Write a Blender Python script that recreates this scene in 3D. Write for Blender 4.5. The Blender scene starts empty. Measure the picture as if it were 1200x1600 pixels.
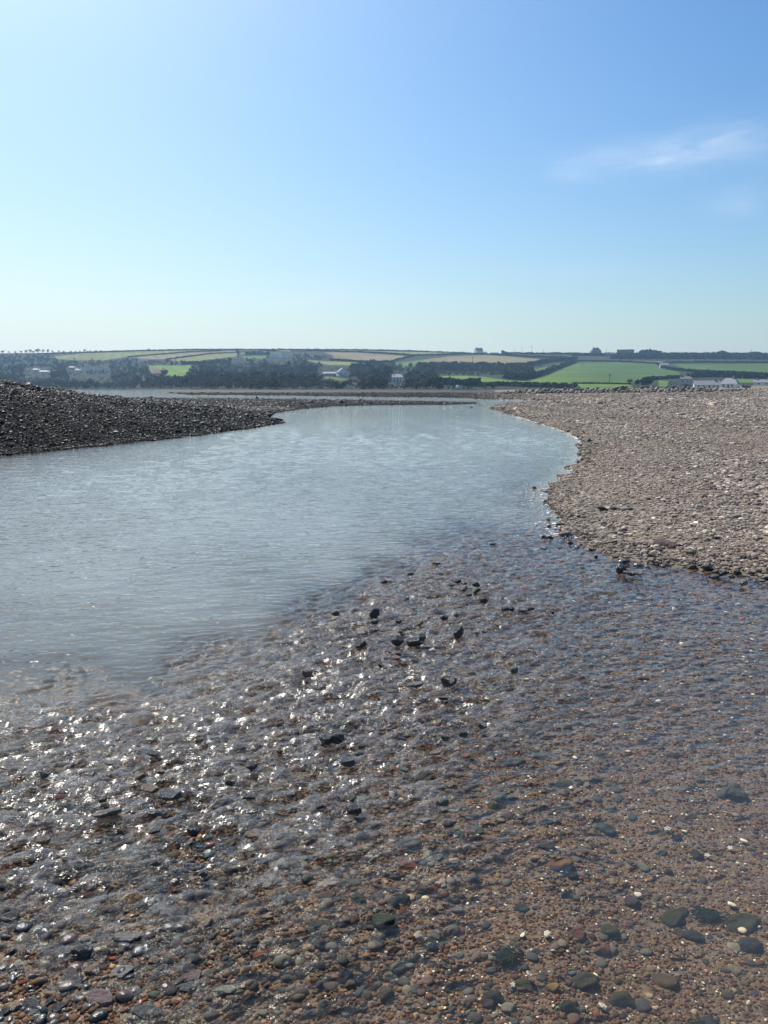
import bpy, math, random
import numpy as np

SCN = bpy.context.scene
COL = SCN.collection
RNG = np.random.default_rng(7)
random.seed(7)

# ------------------------------------------------------------------ camera geometry
F, CX, CY, HOR, EYE = 1202.0, 600.0, 800.0, 605.0, 1.6
TH = math.atan((CY - HOR) / F)
CT, ST = math.cos(TH), math.sin(TH)


def ray(px, py):
    px = np.asarray(px, float); py = np.asarray(py, float)
    a = (px - CX) / F; b = (CY - py) / F
    return a, CT + b * ST, -ST + b * CT


def ground_at(px, py, z=0.0):
    """where the line of sight through a photo position meets the level z"""
    a, f, u = ray(px, py)
    t = (z - EYE) / u
    return a * t, f * t


def column(X, Y, Z=0.0):
    return CX + F * X / np.maximum(Y * CT - (Z - EYE) * ST, 0.05)


def row(X, Y, Z=0.0):
    return CY - F * (Y * ST + (Z - EYE) * CT) / np.maximum(Y * CT - (Z - EYE) * ST, 0.05)


# ------------------------------------------------------------------ noise
_perm = np.random.default_rng(3).permutation(256)
_perm = np.concatenate([_perm, _perm])
_ang = np.random.default_rng(4).random(256) * 2 * math.pi
_gx, _gy = np.cos(_ang), np.sin(_ang)


def noise(x, y, seed=0):
    x = np.asarray(x, float) + seed * 17.31; y = np.asarray(y, float) + seed * 7.77
    xi = np.floor(x).astype(int); yi = np.floor(y).astype(int)
    xf = x - xi; yf = y - yi
    u = xf * xf * xf * (xf * (xf * 6 - 15) + 10); v = yf * yf * yf * (yf * (yf * 6 - 15) + 10)

    def g(ix, iy, dx, dy):
        h = _perm[(_perm[ix & 255] + iy) & 255]
        return _gx[h] * dx + _gy[h] * dy
    n00 = g(xi, yi, xf, yf); n10 = g(xi + 1, yi, xf - 1, yf)
    n01 = g(xi, yi + 1, xf, yf - 1); n11 = g(xi + 1, yi + 1, xf - 1, yf - 1)
    return (n00 * (1 - u) + n10 * u) * (1 - v) + (n01 * (1 - u) + n11 * u) * v


def fbm(x, y, octaves=4, seed=0):
    s = 0; a = 1.0
    for i in range(octaves):
        s = s + a * noise(x, y, seed + i); x = x * 2.03; y = y * 2.03; a *= 0.5
    return s


def smooth(a, b, x):
    t = np.clip((x - a) / (b - a), 0, 1)
    return t * t * (3 - 2 * t)


# ------------------------------------------------------------------ mesh helpers
def mesh_from(name, verts, faces, mats=(), smooth_shade=True, colors=None, attrs=None, mat_index=None):
    """verts (n,3); faces (m,k) array of one polygon size"""
    verts = np.ascontiguousarray(verts, np.float32); faces = np.ascontiguousarray(faces, np.int32)
    me = bpy.data.meshes.new(name)
    n, (m, k) = len(verts), faces.shape
    me.vertices.add(n); me.vertices.foreach_set('co', verts.ravel())
    me.loops.add(m * k); me.loops.foreach_set('vertex_index', faces.ravel())
    me.polygons.add(m)
    me.polygons.foreach_set('loop_start', np.arange(0, m * k, k, dtype=np.int32))
    me.polygons.foreach_set('loop_total', np.full(m, k, np.int32))
    me.polygons.foreach_set('use_smooth', np.full(m, bool(smooth_shade)))
    if mat_index is not None:
        me.polygons.foreach_set('material_index', np.ascontiguousarray(mat_index, np.int32))
    for mt in mats:
        me.materials.append(mt)
    if colors is not None:
        c = np.ones((n, 4), np.float32); c[:, :3] = colors
        at = me.attributes.new('tint', 'FLOAT_COLOR', 'POINT'); at.data.foreach_set('color', c.ravel())
    for key, val in (attrs or {}).items():
        at = me.attributes.new(key, 'FLOAT', 'POINT'); at.data.foreach_set('value', np.ascontiguousarray(val, np.float32))
    me.update(calc_edges=True)
    return me


def link(name, me, parent=None, loc=None):
    o = bpy.data.objects.new(name, me); COL.objects.link(o)
    if parent is not None: o.parent = parent
    if loc is not None: o.location = loc
    return o


def tag(o, label=None, cat=None, group=None, kind=None):
    if label: o['label'] = label
    if cat: o['category'] = cat
    if group: o['group'] = group
    if kind: o['kind'] = kind
    return o


def thing(name, label, cat, loc, rz=0.0, group=None):
    o = bpy.data.objects.new(name, None); COL.objects.link(o)
    o.location = loc; o.rotation_euler = (0, 0, rz); o.empty_display_size = 0.2
    return tag(o, label, cat, group)


def grid_faces(nr, nc):
    i = np.arange(nr - 1)[:, None] * nc + np.arange(nc - 1)[None, :]
    return np.stack([i, i + 1, i + nc + 1, i + nc], -1).reshape(-1, 4)


def srgb(r, g, b):
    def c(v):
        v /= 255.0
        return v / 12.92 if v <= 0.04045 else ((v + 0.055) / 1.055) ** 2.4
    return (c(r), c(g), c(b))


# ------------------------------------------------------------------ material helper
class Mat:
    def __init__(self, name):
        self.m = bpy.data.materials.new(name); self.m.use_nodes = True
        self.t = self.m.node_tree; self.t.nodes.clear()
        self.out = self.n('ShaderNodeOutputMaterial')

    def n(self, kind, **kw):
        nd = self.t.nodes.new(kind)
        for k, v in kw.items():
            if k.startswith('i_'):
                key = k[2:]
                key = int(key) if key.isdigit() else key.replace('_', ' ')
                self.put(nd.inputs[key], v)
            else:
                setattr(nd, k, v)
        return nd

    def put(self, sock, v):
        if hasattr(v, 'is_output') or isinstance(v, bpy.types.NodeSocket):
            self.t.links.new(v, sock)
        elif isinstance(v, bpy.types.Node):
            self.t.links.new(v.outputs[0], sock)
        else:
            if isinstance(v, tuple) and len(v) == 3 and sock.type == 'RGBA': v = (*v, 1)
            sock.default_value = v

    def math(self, op, a, b=0.0, c=0.0, clamp=False):
        nd = self.n('ShaderNodeMath', operation=op, use_clamp=clamp)
        for i, v in enumerate((a, b, c)): self.put(nd.inputs[i], v)
        return nd.outputs[0]

    def mix(self, fac, a, b, mode='MIX'):
        nd = self.n('ShaderNodeMix', data_type='RGBA', blend_type=mode)
        self.put(nd.inputs['Factor'], fac); self.put(nd.inputs['A'] if False else nd.inputs[6], a); self.put(nd.inputs[7], b)
        return nd.outputs[2]

    def noise(self, scale, detail=4, rough=0.6, vec=None):
        nd = self.n('ShaderNodeTexNoise'); nd.inputs['Scale'].default_value = scale
        nd.inputs['Detail'].default_value = detail; nd.inputs['Roughness'].default_value = rough
        if vec is not None: self.put(nd.inputs['Vector'], vec)
        return nd.outputs[0]

    def coords(self, scale=(1, 1, 1), rot=0.0):
        g = self.n('ShaderNodeNewGeometry')
        mp = self.n('ShaderNodeMapping'); mp.inputs['Scale'].default_value = scale
        mp.inputs['Rotation'].default_value = (0, 0, rot)
        self.t.links.new(g.outputs['Position'], mp.inputs['Vector'])
        return mp.outputs[0]

    def ramp(self, fac, stops):
        nd = self.n('ShaderNodeValToRGB'); e = nd.color_ramp.elements
        e[0].position = stops[0][0]; e[1].position = stops[-1][0]
        e[0].color = (*stops[0][1], 1); e[1].color = (*stops[-1][1], 1)
        for p, c in stops[1:-1]:
            el = e.new(p); el.color = (*c, 1)
        self.put(nd.inputs[0], fac)
        return nd.outputs[0]

    def bump(self, height, dist=0.01, strength=1.0, normal=None):
        nd = self.n('ShaderNodeBump'); nd.inputs['Distance'].default_value = dist
        nd.inputs['Strength'].default_value = strength; self.put(nd.inputs['Height'], height)
        if normal is not None: self.put(nd.inputs['Normal'], normal)
        return nd.outputs[0]

    def bsdf(self, color, rough=0.6, spec=0.5, normal=None):
        b = self.n('ShaderNodeBsdfPrincipled')
        self.put(b.inputs['Base Color'], color); self.put(b.inputs['Roughness'], rough)
        b.inputs['Specular IOR Level'].default_value = spec
        if normal is not None: self.put(b.inputs['Normal'], normal)
        self.t.links.new(b.outputs[0], self.out.inputs['Surface'])
        return b

    def tint(self, name='tint'):
        return self.n('ShaderNodeAttribute', attribute_name=name).outputs['Color']

    def val(self, name):
        return self.n('ShaderNodeAttribute', attribute_name=name).outputs['Fac']


# ------------------------------------------------------------------ camera, light, sky
cam = bpy.data.cameras.new('camera'); co = bpy.data.objects.new('camera', cam); COL.objects.link(co)
cam.sensor_fit = 'VERTICAL'; cam.sensor_height = 24.0; cam.lens = 24.0 * F / 1600.0
cam.clip_start = 0.05; cam.clip_end = 20000
co.location = (0, 0, EYE); co.rotation_euler = (math.pi / 2 - TH, 0, 0)
SCN.camera = co

SUN_EL, SUN_AZ = math.radians(50), math.radians(-31)      # azimuth measured from straight ahead, negative = left
sl = bpy.data.lights.new('sun', 'SUN'); so = bpy.data.objects.new('sun', sl); COL.objects.link(so)
sl.energy = 4.9; sl.angle = math.radians(0.53); sl.color = (1.0, 0.94, 0.85)
so.rotation_euler = (math.pi / 2 - SUN_EL, 0, math.pi - SUN_AZ)   # light travels from the sun towards the viewer
so.location = (-40, 80, 80)

w = bpy.data.worlds.new('World'); SCN.world = w; w.use_nodes = True
nt = w.node_tree; nt.nodes.clear()
wo = nt.nodes.new('ShaderNodeOutputWorld'); bg = nt.nodes.new('ShaderNodeBackground')
sky = nt.nodes.new('ShaderNodeTexSky'); sky.sky_type = 'NISHITA'; sky.sun_disc = False
sky.sun_elevation = SUN_EL; sky.sun_rotation = SUN_AZ
sky.air_density = 1.0; sky.dust_density = 2.0; sky.ozone_density = 4; sky.altitude = 0
bg.inputs['Strength'].default_value = 0.08
# two thin wisps of high cloud, placed by direction in the sky
tc = nt.nodes.new('ShaderNodeTexCoord')


def wm(op, a, b=0.0, clamp=False):
    nd = nt.nodes.new('ShaderNodeMath'); nd.operation = op; nd.use_clamp = clamp
    for i, v in enumerate((a, b)):
        if isinstance(v, (int, float)): nd.inputs[i].default_value = v
        else: nt.links.new(v, nd.inputs[i])
    return nd.outputs[0]


sep = nt.nodes.new('ShaderNodeSeparateXYZ'); nt.links.new(tc.outputs['Generated'], sep.inputs[0])
azi = wm('ARCTAN2', sep.outputs[0], sep.outputs[1])
ele = wm('ARCSINE', sep.outputs[2])
cmb = nt.nodes.new('ShaderNodeCombineXYZ'); nt.links.new(azi, cmb.inputs[0]); nt.links.new(ele, cmb.inputs[1])
mpn = nt.nodes.new('ShaderNodeMapping'); mpn.inputs['Scale'].default_value = (6, 26, 1); mpn.inputs['Rotation'].default_value = (0, 0, -0.2)
nt.links.new(cmb.outputs[0], mpn.inputs[0])
cn = nt.nodes.new('ShaderNodeTexNoise'); cn.inputs['Scale'].default_value = 1.6; cn.inputs['Detail'].default_value = 6
cn.inputs['Roughness'].default_value = 0.62; cn.inputs['Distortion'].default_value = 0.5
nt.links.new(mpn.outputs[0], cn.inputs[0])


def wisp(az0, el0, tilt, wa, we, amount):
    da = wm('SUBTRACT', azi, az0); de = wm('SUBTRACT', ele, el0)
    u = wm('ADD', wm('MULTIPLY', da, math.cos(tilt)), wm('MULTIPLY', de, math.sin(tilt)))
    v = wm('SUBTRACT', wm('MULTIPLY', de, math.cos(tilt)), wm('MULTIPLY', da, math.sin(tilt)))
    q = wm('ADD', wm('POWER', wm('DIVIDE', wm('ABSOLUTE', u), wa), 2.0), wm('POWER', wm('DIVIDE', wm('ABSOLUTE', v), we), 2.0))
    m = wm('EXPONENT', wm('MULTIPLY', q, -1.0))
    return wm('MULTIPLY', m, amount)


def az_el(px, py):
    a, f, u = ray(px, py); L = math.sqrt(a * a + f * f + u * u)
    return math.atan2(a, f), math.asin(u / L)


parts = []
for (px, py, tilt, wpx, hpx, am) in ((1080, 236, 0.16, 95, 24, 0.9), (960, 248, 0.06, 85, 20, 0.65), (1150, 313, 0.0, 42, 20, 0.5), (890, 268, 0.1, 28, 14, 0.3),
                                     (1170, 232, -0.2, 60, 30, 0.3), (300, 470, 0.0, 240, 10, 0.25), (560, 465, 0.0, 150, 9, 0.22), (900, 425, 0.0, 120, 10, 0.2)):
    a_, e_ = az_el(px, py)
    parts.append(wisp(a_, e_, tilt, wpx / 1350.0, hpx / 1300.0, am))
tot = parts[0]
for p_ in parts[1:]: tot = wm('ADD', tot, p_)
nz = wm('MULTIPLY', wm('SUBTRACT', cn.outputs[0], 0.30), 2.2, True)
cm = wm('MULTIPLY', tot, nz, True)
mixn = nt.nodes.new('ShaderNodeMix'); mixn.data_type = 'RGBA'
nt.links.new(wm('MULTIPLY', cm, 0.5), mixn.inputs[0]); 

dt = nt.nodes.new('ShaderNodeVectorMath'); dt.operation = 'DOT_PRODUCT'; nt.links.new(sky.outputs[0], dt.inputs[0]); dt.inputs[1].default_value = (1 / 3, 1 / 3, 1 / 3)
hs = nt.nodes.new('ShaderNodeMix'); hs.data_type = 'RGBA'; hs.clamp_factor = False; hs.inputs[0].default_value = 1.95
nt.links.new(dt.outputs['Value'], hs.inputs[6]); nt.links.new(sky.outputs[0], hs.inputs[7])
hm = nt.nodes.new('ShaderNodeVectorMath'); hm.operation = 'MAXIMUM'; nt.links.new(hs.outputs[2], hm.inputs[0]); hm.inputs[1].default_value = (.02, .02, .02)
gam = nt.nodes.new('ShaderNodeGamma'); gam.inputs[1].default_value = 1.3; nt.links.new(hm.outputs[0], gam.inputs[0])
mul = nt.nodes.new('ShaderNodeMix'); mul.data_type = 'RGBA'; mul.blend_type = 'MULTIPLY'; mul.inputs[0].default_value = 1
nt.links.new(gam.outputs[0], mul.inputs[6]); mul.inputs[7].default_value = (.515, .61, .50, 1)
# pale air low over the horizon
side = wm('MINIMUM', wm('MAXIMUM', wm('SUBTRACT', 0.68, wm('MULTIPLY', azi, 0.5)), 0.2), 0.94)     # paler towards the sun
low = wm('MULTIPLY', wm('EXPONENT', wm('DIVIDE', wm('MAXIMUM', ele, 0.0), -0.20)), side)
hzn = nt.nodes.new('ShaderNodeMix'); hzn.data_type = 'RGBA'; nt.links.new(low, hzn.inputs[0])
nt.links.new(mul.outputs[2], hzn.inputs[6]); hzn.inputs[7].default_value = (9.5, 9.6, 9.75, 1)
# brightness of the air round the sun, which stands above the top left of the view
sd = nt.nodes.new('ShaderNodeVectorMath'); sd.operation = 'DOT_PRODUCT'; nt.links.new(tc.outputs['Generated'], sd.inputs[0])
sd.inputs[1].default_value = (math.sin(SUN_AZ) * math.cos(SUN_EL), math.cos(SUN_AZ) * math.cos(SUN_EL), math.sin(SUN_EL))
glow = wm('MULTIPLY', wm('EXPONENT', wm('DIVIDE', wm('ARCCOSINE', sd.outputs['Value'], 0.0, True), -0.27)), 0.95)
gln = nt.nodes.new('ShaderNodeMix'); gln.data_type = 'RGBA'; nt.links.new(glow, gln.inputs[0])
nt.links.new(hzn.outputs[2], gln.inputs[6]); gln.inputs[7].default_value = (9.5, 9.7, 9.8, 1)
nt.links.new(gln.outputs[2], mixn.inputs[6])
mixn.inputs[7].default_value = (9.0, 9.6, 10.2, 1)
nt.links.new(mixn.outputs[2], bg.inputs[0]); nt.links.new(bg.outputs[0], wo.inputs[0])

SCN.view_settings.view_transform = 'Standard'; SCN.view_settings.look = 'None'
SCN.view_settings.exposure = 0.5; SCN.view_settings.gamma = 1.0
SCN.render.engine = 'CYCLES'
SCN.cycles.max_bounces = 6; SCN.cycles.transparent_max_bounces = 12; SCN.cycles.volume_bounces = 0
SCN.cycles.caustics_reflective = False; SCN.cycles.caustics_refractive = False
SCN.cycles.sample_clamp_indirect = 4.0; SCN.cycles.sample_clamp_direct = 10.0
SCN.cycles.use_denoising = True
# ------------------------------------------------------------------ shorelines (world coordinates)
def world_line(pts):
    p = np.array(pts, float); X, Y = ground_at(p[:, 0], p[:, 1]); return np.stack([X, Y], 1)


RIGHT = world_line([(1900, 975), (1400, 926), (1200, 904), (1130, 893), (1060, 886), (1000, 879), (960, 872), (930, 860), (900, 845), (882, 828),
                    (872, 806), (862, 786), (851, 766), (880, 745), (903, 722), (913, 700), (905, 686), (880, 673), (840, 660), (800, 648.5),
                    (768, 638), (776, 633.5), (800, 630.5), (850, 628.3), (885, 626.8), (850, 625.6), (760, 624.0), (700, 621.5), (560, 620),
                    (450, 618.6), (300, 617.2), (262, 614), (246, 609.0), (100, 608.2), (-300, 607.8)])
RIGHT = np.concatenate([RIGHT, [[-1500, 900], [1500, 900], [1500, 3]]])
LEFT = world_line([(-300, 738), (-120, 722), (0, 712), (100, 702), (200, 692), (300, 681), (380, 671), (425, 664), (441, 660), (432, 656), (410, 651), (424, 646),
                   (460, 640.5), (520, 635), (600, 633), (700, 632.5), (746, 631), (742, 628.8), (600, 626.3), (450, 624.2), (300, 622.6), (200, 621.4), (0, 620.3), (-300, 619)])
LEFT = np.concatenate([LEFT, [[-400, 128], [-400, 11]]])


def signed(P, poly, chunk=40000):
    """signed distance, positive inside the outline"""
    out = np.empty(len(P)); A = poly; B = np.roll(poly, -1, 0); AB = B - A; L2 = (AB ** 2).sum(1) + 1e-9
    for s in range(0, len(P), chunk):
        p = P[s:s + chunk]
        d = p[:, None, :] - A[None]
        t = np.clip((d * AB[None]).sum(2) / L2[None], 0, 1)
        q = d - t[..., None] * AB[None]
        dist = np.sqrt((q ** 2).sum(2).min(1))
        c = ((A[None, :, 1] > p[:, None, 1]) != (B[None, :, 1] > p[:, None, 1]))
        xi = A[None, :, 0] + (p[:, None, 1] - A[None, :, 1]) * AB[None, :, 0] / np.where(np.abs(AB[None, :, 1]) < 1e-9, 1e-9, AB[None, :, 1])
        inside = (c & (p[:, None, 0] < xi)).sum(1) % 2 == 1
        out[s:s + chunk] = np.where(inside, dist, -dist)
    return out


# depth of the water and strength of the rapids, given at places along the stream: px, py, depth, rapids
CTRL = np.array([
    (100, 900, 0.9, 0), (300, 800, 1, 0), (300, 940, 0.8, 0), (500, 830, 0.9, 0), (520, 880, 0.7, 0), (700, 750, 0.8, 0), (80, 980, 0.55, 0.1), (0, 990, 0.5, 0.1),
    (200, 1000, 0.5, 0.1), (780, 790, 0.7, 0), (650, 700, 1, 0), (650, 810, 0.6, 0), (850, 800, 0.35, 0), (400, 950, 0.6, 0), (0, 800, 0.9, 0), (600, 850, 0.55, 0),
    (600, 895, 0.1, 0.4), (520, 945, 0.12, 0.4), (450, 985, 0.13, 0.4), (350, 1030, 0.14, 0.45), (280, 1055, 0.16, 0.5), (100, 1060, 0.22, 0.5), (0, 1050, 0.25, 0.45), (650, 850, 0.14, 0.3), (760, 840, 0.1, 0.35),
    (850, 845, 0.125, 0.4), (900, 862, 0.105, 0.3),
    (700, 900, 0.06, 0.7), (700, 960, 0.055, 0.8), (600, 930, 0.045, 0.7), (600, 1000, 0.05, 0.8), (500, 1060, 0.055, 0.9), (500, 1000, 0.08, 0.7), (500, 1130, 0.05, 0.9), (300, 1130, 0.07, 0.9), (300, 1230, 0.05, 0.95), (100, 1160, 0.1, 0.8),
    (100, 1260, 0.06, 0.95), (0, 1200, 0.08, 0.8), (650, 1100, 0.05, 0.8), (650, 1200, 0.055, 0.7), (520, 1250, 0.05, 0.85), (100, 1360, 0.012, 0.8), (300, 1350, 0.012, 0.8), (420, 1320, 0.05, 0.7),
    (0, 1350, 0.015, 0.7), (50, 1480, 0.007, 0.5), (200, 1480, 0.006, 0.45), (350, 1450, 0.006, 0.45), (200, 1590, 0.003, 0.35), (0, 1600, 0.003, 0.35), (380, 1560, 0.012, 0.25),
    (500, 1480, 0.025, 0.3), (480, 1580, 0.03, 0.18), (600, 1400, 0.03, 0.3), (650, 1300, 0.065, 0.4), (620, 1560, 0.05, 0.12),
    (780, 1230, 0.07, 0.2), (800, 1400, 0.09, 0.07), (1000, 1500, 0.13, 0.03), (1150, 1350, 0.15, 0.03), (1000, 1200, 0.13, 0.08), (1150, 1150, 0.15, 0.15), (900, 1130, 0.1, 0.2), (800, 1580, 0.09, 0.04),
    (1180, 1580, 0.15, 0.02), (1400, 1300, 0.2, 0.05), (1000, 940, 0.105, 0.32), (1100, 1000, 0.12, 0.25), (1150, 930, 0.095, 0.18), (850, 1000, 0.085, 0.5), (900, 910, 0.085, 0.4), (850, 930, 0.085, 0.45),
    (950, 1040, 0.125, 0.28), (800, 1080, 0.095, 0.6), (1250, 960, 0.125, 0.4), (1300, 1050, 0.15, 0.3), (780, 960, 0.075, 0.7)], float)
_cx, _cy = ground_at(CTRL[:, 0], CTRL[:, 1])
_cl = np.stack([np.arctan2(_cx, _cy) * 2.2, np.log(np.hypot(_cx, _cy))], 1)


def stream(X, Y, chunk=60000):
    n = len(X); D = np.empty(n); R = np.empty(n)
    wx = X + 0.12 * np.hypot(X, Y) * 0.35 * fbm(X * .9, Y * .9, 3, 5); wy = Y + 0.12 * np.hypot(X, Y) * 0.35 * fbm(X * .9, Y * .9, 3, 9)
    q = np.stack([np.arctan2(wx, np.maximum(wy, .01)) * 2.2, np.log(np.maximum(np.hypot(wx, wy), .3))], 1)
    for s in range(0, n, chunk):
        d2 = ((q[s:s + chunk, None, :] - _cl[None]) ** 2).sum(2) + 2.5e-3
        wgt = d2 ** -1.9
        ws = wgt.sum(1)
        D[s:s + chunk] = (wgt * CTRL[None, :, 2]).sum(1) / ws
        R[s:s + chunk] = (wgt * CTRL[None, :, 3]).sum(1) / ws
    return D, R


_lp = np.array([-400, 0, 50, 100, 150, 190, 235, 280, 350, 400, 430, 445, 2000.])
_lh = np.array([2.2, 1.86, 1.66, 1.44, 1.30, 1.15, 1.0, 0.86, 0.58, 0.36, 0.2, 0.12, 0.12])
_near = world_line([(-300, 738), (-120, 722), (0, 712), (100, 702), (200, 692), (300, 681), (380, 671), (425, 664), (441, 660)])
_npx = column(_near[:, 0], _near[:, 1])


def ground(X, Y):
    """height of the ground, its zone (0 bed, 1 right shingle, 2 left bank) and the rapids' strength"""
    P = np.stack([X, Y], 1)
    sR = signed(P, RIGHT); sL = signed(P, LEFT)
    px = column(X, Y)
    D, R = stream(X, Y)
    r = np.hypot(X, Y)
    bump = 0.014 * fbm(X * 3.1, Y * 3.1, 3, 21) + 0.02 * fbm(X * .8, Y * .8, 3, 31)
    wr = 0.25 * fbm(X * 1.3, Y * 1.3, 3, 41) * np.clip(r / 12, .3, 2.0)
    sRw = sR + wr * np.clip(1.5 - np.abs(sR), 0, 1); sLw = sL + wr * np.clip(1.5 - np.abs(sL), 0, 1)
    zb = -(D * (1 - np.exp(-np.maximum(np.minimum(-sRw, -sLw), 0) / 0.7))) + bump * np.clip(1 - D * 1.5, .2, 1)
    # right shingle and the far beach, one long slope
    s = np.maximum(sRw, 0)
    zr = 0.24 * (1 - np.exp(-s / 1.1)) + 1.05 * smooth(0, 95, s) ** 0.9 + 0.05 * fbm(X * .35, Y * .35, 3, 51) * smooth(0, 4, s) \
        + 0.03 * fbm(X * 1.5, Y * 1.5, 2, 57) * smooth(0, 1, s)
    zr = np.where(Y > 105, np.minimum(zr, np.interp(px, [700, 760, 850, 950, 1200], [.08, .12, .5, .9, 1.2])), zr)
    # left bank: a heap along a crest, a low flat behind it
    s = np.maximum(sLw, 0)
    a = Y - np.interp(px, _npx, _near[:, 1])
    hc = np.interp(px, _lp, _lh)
    up = smooth(-1.0, 9.5, a) * 0.75 + 0.25 * smooth(-.3, 2.5, a); down = smooth(10.5, 30, a)
    crag = 1 + 0.16 * fbm(X * .22, Y * .22, 3, 61)
    z_ridge = hc * up * (1 - down) * crag
    zl = np.maximum(z_ridge * np.where(px < 450, 1, 0), 0.12 * (1 - np.exp(-s / 2.2)) * np.where(a > 9, 1, np.clip(a / 9, 0, 1)) * (1 + .5 * fbm(X * .12, Y * .12, 2, 66)))
    zl = zl * (1 - np.exp(-s / .7)) + 0.05 * fbm(X * .9, Y * .9, 3, 71) * smooth(0, 2, s)
    z = np.where(sRw > 0, zr, np.where(sLw > 0, zl, zb))
    zone = np.where(sRw > 0, np.where((px < 770) & (Y > 95), 3, 1), np.where(sLw > 0, 2, 0))
    return z, zone, R, sRw, sLw


# ------------------------------------------------------------------ ground meshes
def polar(r0, r1, ratio, phi0, phi1, dphi_in, inner=0.56):
    nr = int(math.log(r1 / r0) / math.log(1 + ratio)) + 2
    rr = np.geomspace(r0, r1, nr)
    a = np.arange(-inner, inner + 1e-9, dphi_in)
    left = np.linspace(phi0, -inner, 36)[:-1]; right = np.linspace(inner, phi1, 36)[1:]
    ph = np.concatenate([left, a, right])
    Rr, Ph = np.meshgrid(rr, ph, indexing='ij')
    return nr, len(ph), (Rr * np.sin(Ph)).ravel(), (Rr * np.cos(Ph)).ravel()


def bed_material(name, dark, mid, light, scale, rough=0.7, bump=0.012, spec=0.1):
    m = Mat(name); c = m.coords()
    v = m.n('ShaderNodeTexVoronoi'); v.inputs['Scale'].default_value = scale; m.put(v.inputs['Vector'], c)
    big = m.noise(1.2, 5, .65, c); fine = m.noise(scale * .7, 3, .6, c)
    col = m.ramp(m.math('ADD', m.math('MULTIPLY', fine, .6), m.math('MULTIPLY', big, .4)), [(.32, dark), (.5, mid), (.68, light)])
    sp = m.n('ShaderNodeSeparateColor'); m.put(sp.inputs[0], v.outputs['Color'])
    col = m.mix(m.math('MULTIPLY', sp.outputs[0], .6), col, m.ramp(sp.outputs[1], [(0, dark), (.55, mid), (1, light)]))
    nrm = m.bump(m.math('SUBTRACT', 1.0, v.outputs['Distance']), bump, .9)
    m.bsdf(col, rough, spec, nrm)
    return m.m


M_BED = bed_material('bed_gravel', (.09, .062, .046), (.155, .107, .077), (.25, .185, .13), 90, .8, .006)
M_SHINGLE = bed_material('dry_shingle', (.07, .06, .05), (.17, .14, .112), (.28, .235, .19), 14, .85, .03)
M_BANK = bed_material('weedy_shaded_bank', (.008, .009, .010), (.016, .016, .017), (.035, .033, .03), 9, .8, .05, 0.02)  # weedy ground, with the bank's backlit shade put into its colour
M_FLAT = bed_material('tidal_flat', (.025, .022, .021), (.042, .036, .034), (.07, .06, .055), 3, .7, .05)
M_LAND = bed_material('far_ground', (.05, .05, .025), (.08, .09, .035), (.12, .11, .06), .4, .9, .05)

nr, nc, GX, GY = polar(0.45, 560, 0.0085, -1.15, 1.15, 0.0042)
GZ, GZONE, GR, GSR, GSL = ground(GX, GY)
faces = grid_faces(nr, nc)
fz = GZONE[faces].max(1)
V = np.stack([GX, GY, GZ], 1)


def zone_object(name, which, mat, label, cat, kind='structure'):
    f = faces[fz == which]; used, inv = np.unique(f, return_inverse=True)
    o = link(name, mesh_from(name, V[used], inv.reshape(f.shape), [mat]))
    return tag(o, label, cat, None, kind)


zone_object('riverbed', 0, M_BED, 'brown gravel bed under the stream and pool', 'riverbed')
zone_object('shingle_bank', 1, M_SHINGLE, 'long pale shingle bank on the right and beach beyond', 'shingle bank')
zone_object('tidal_flat', 3, M_FLAT, 'dull brown tidal flat and far beach across the water', 'tidal flat')
zone_object('gravel_spit', 2, M_BANK, 'dark heaped bank on the left with a low spit behind', 'gravel bank')
a = 2500
o = link("ground", mesh_from("ground", [(-2190, -190, -3), (2190, -190, -3), (2190, 1950, -3), (-2190, 1950, -3)], np.array([[0, 1, 2, 3]]), [M_LAND]))
tag(o, 'wide low ground under the whole estuary', 'ground', None, 'structure')

# ------------------------------------------------------------------ water
wr_, wc_, WX, WY = polar(0.5, 700, 0.0036, -1.12, 1.12, 0.0026)
WZB, WZONE, WR, WSR, WSL = ground(WX, WY)
wd = np.hypot(WX, WY)
step = np.maximum(wd * 0.0036, 0.004)
H = np.zeros(len(WX))
rng = np.random.default_rng(11)
calm = np.clip(1 - WR * 1.6, 0, 1)
depth = np.maximum(-WZB, 0)
poolw = smooth(.08, .5, depth)
gust = np.clip(0.75 + 0.9 * fbm(WX * .16, WY * .09, 3, 81), 0.15, 1.6)
for i in range(46):
    lam = 0.05 * (11 ** (i / 45.0))
    ang = math.pi / 2 + rng.normal(0, .42)
    k = 2 * math.pi / lam
    amp = 0.012 * lam * (lam / .2) ** -.35 / 4.2
    fade = smooth(2.5, 5.0, lam / step)
    ph = k * (WX * math.cos(ang) + WY * math.sin(ang)) + rng.random() * 6.28 + 1.5 * noise(WX * .5, WY * .5, 90 + i)
    H += amp * np.sin(ph) * fade * (poolw * gust + 0.12)
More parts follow.
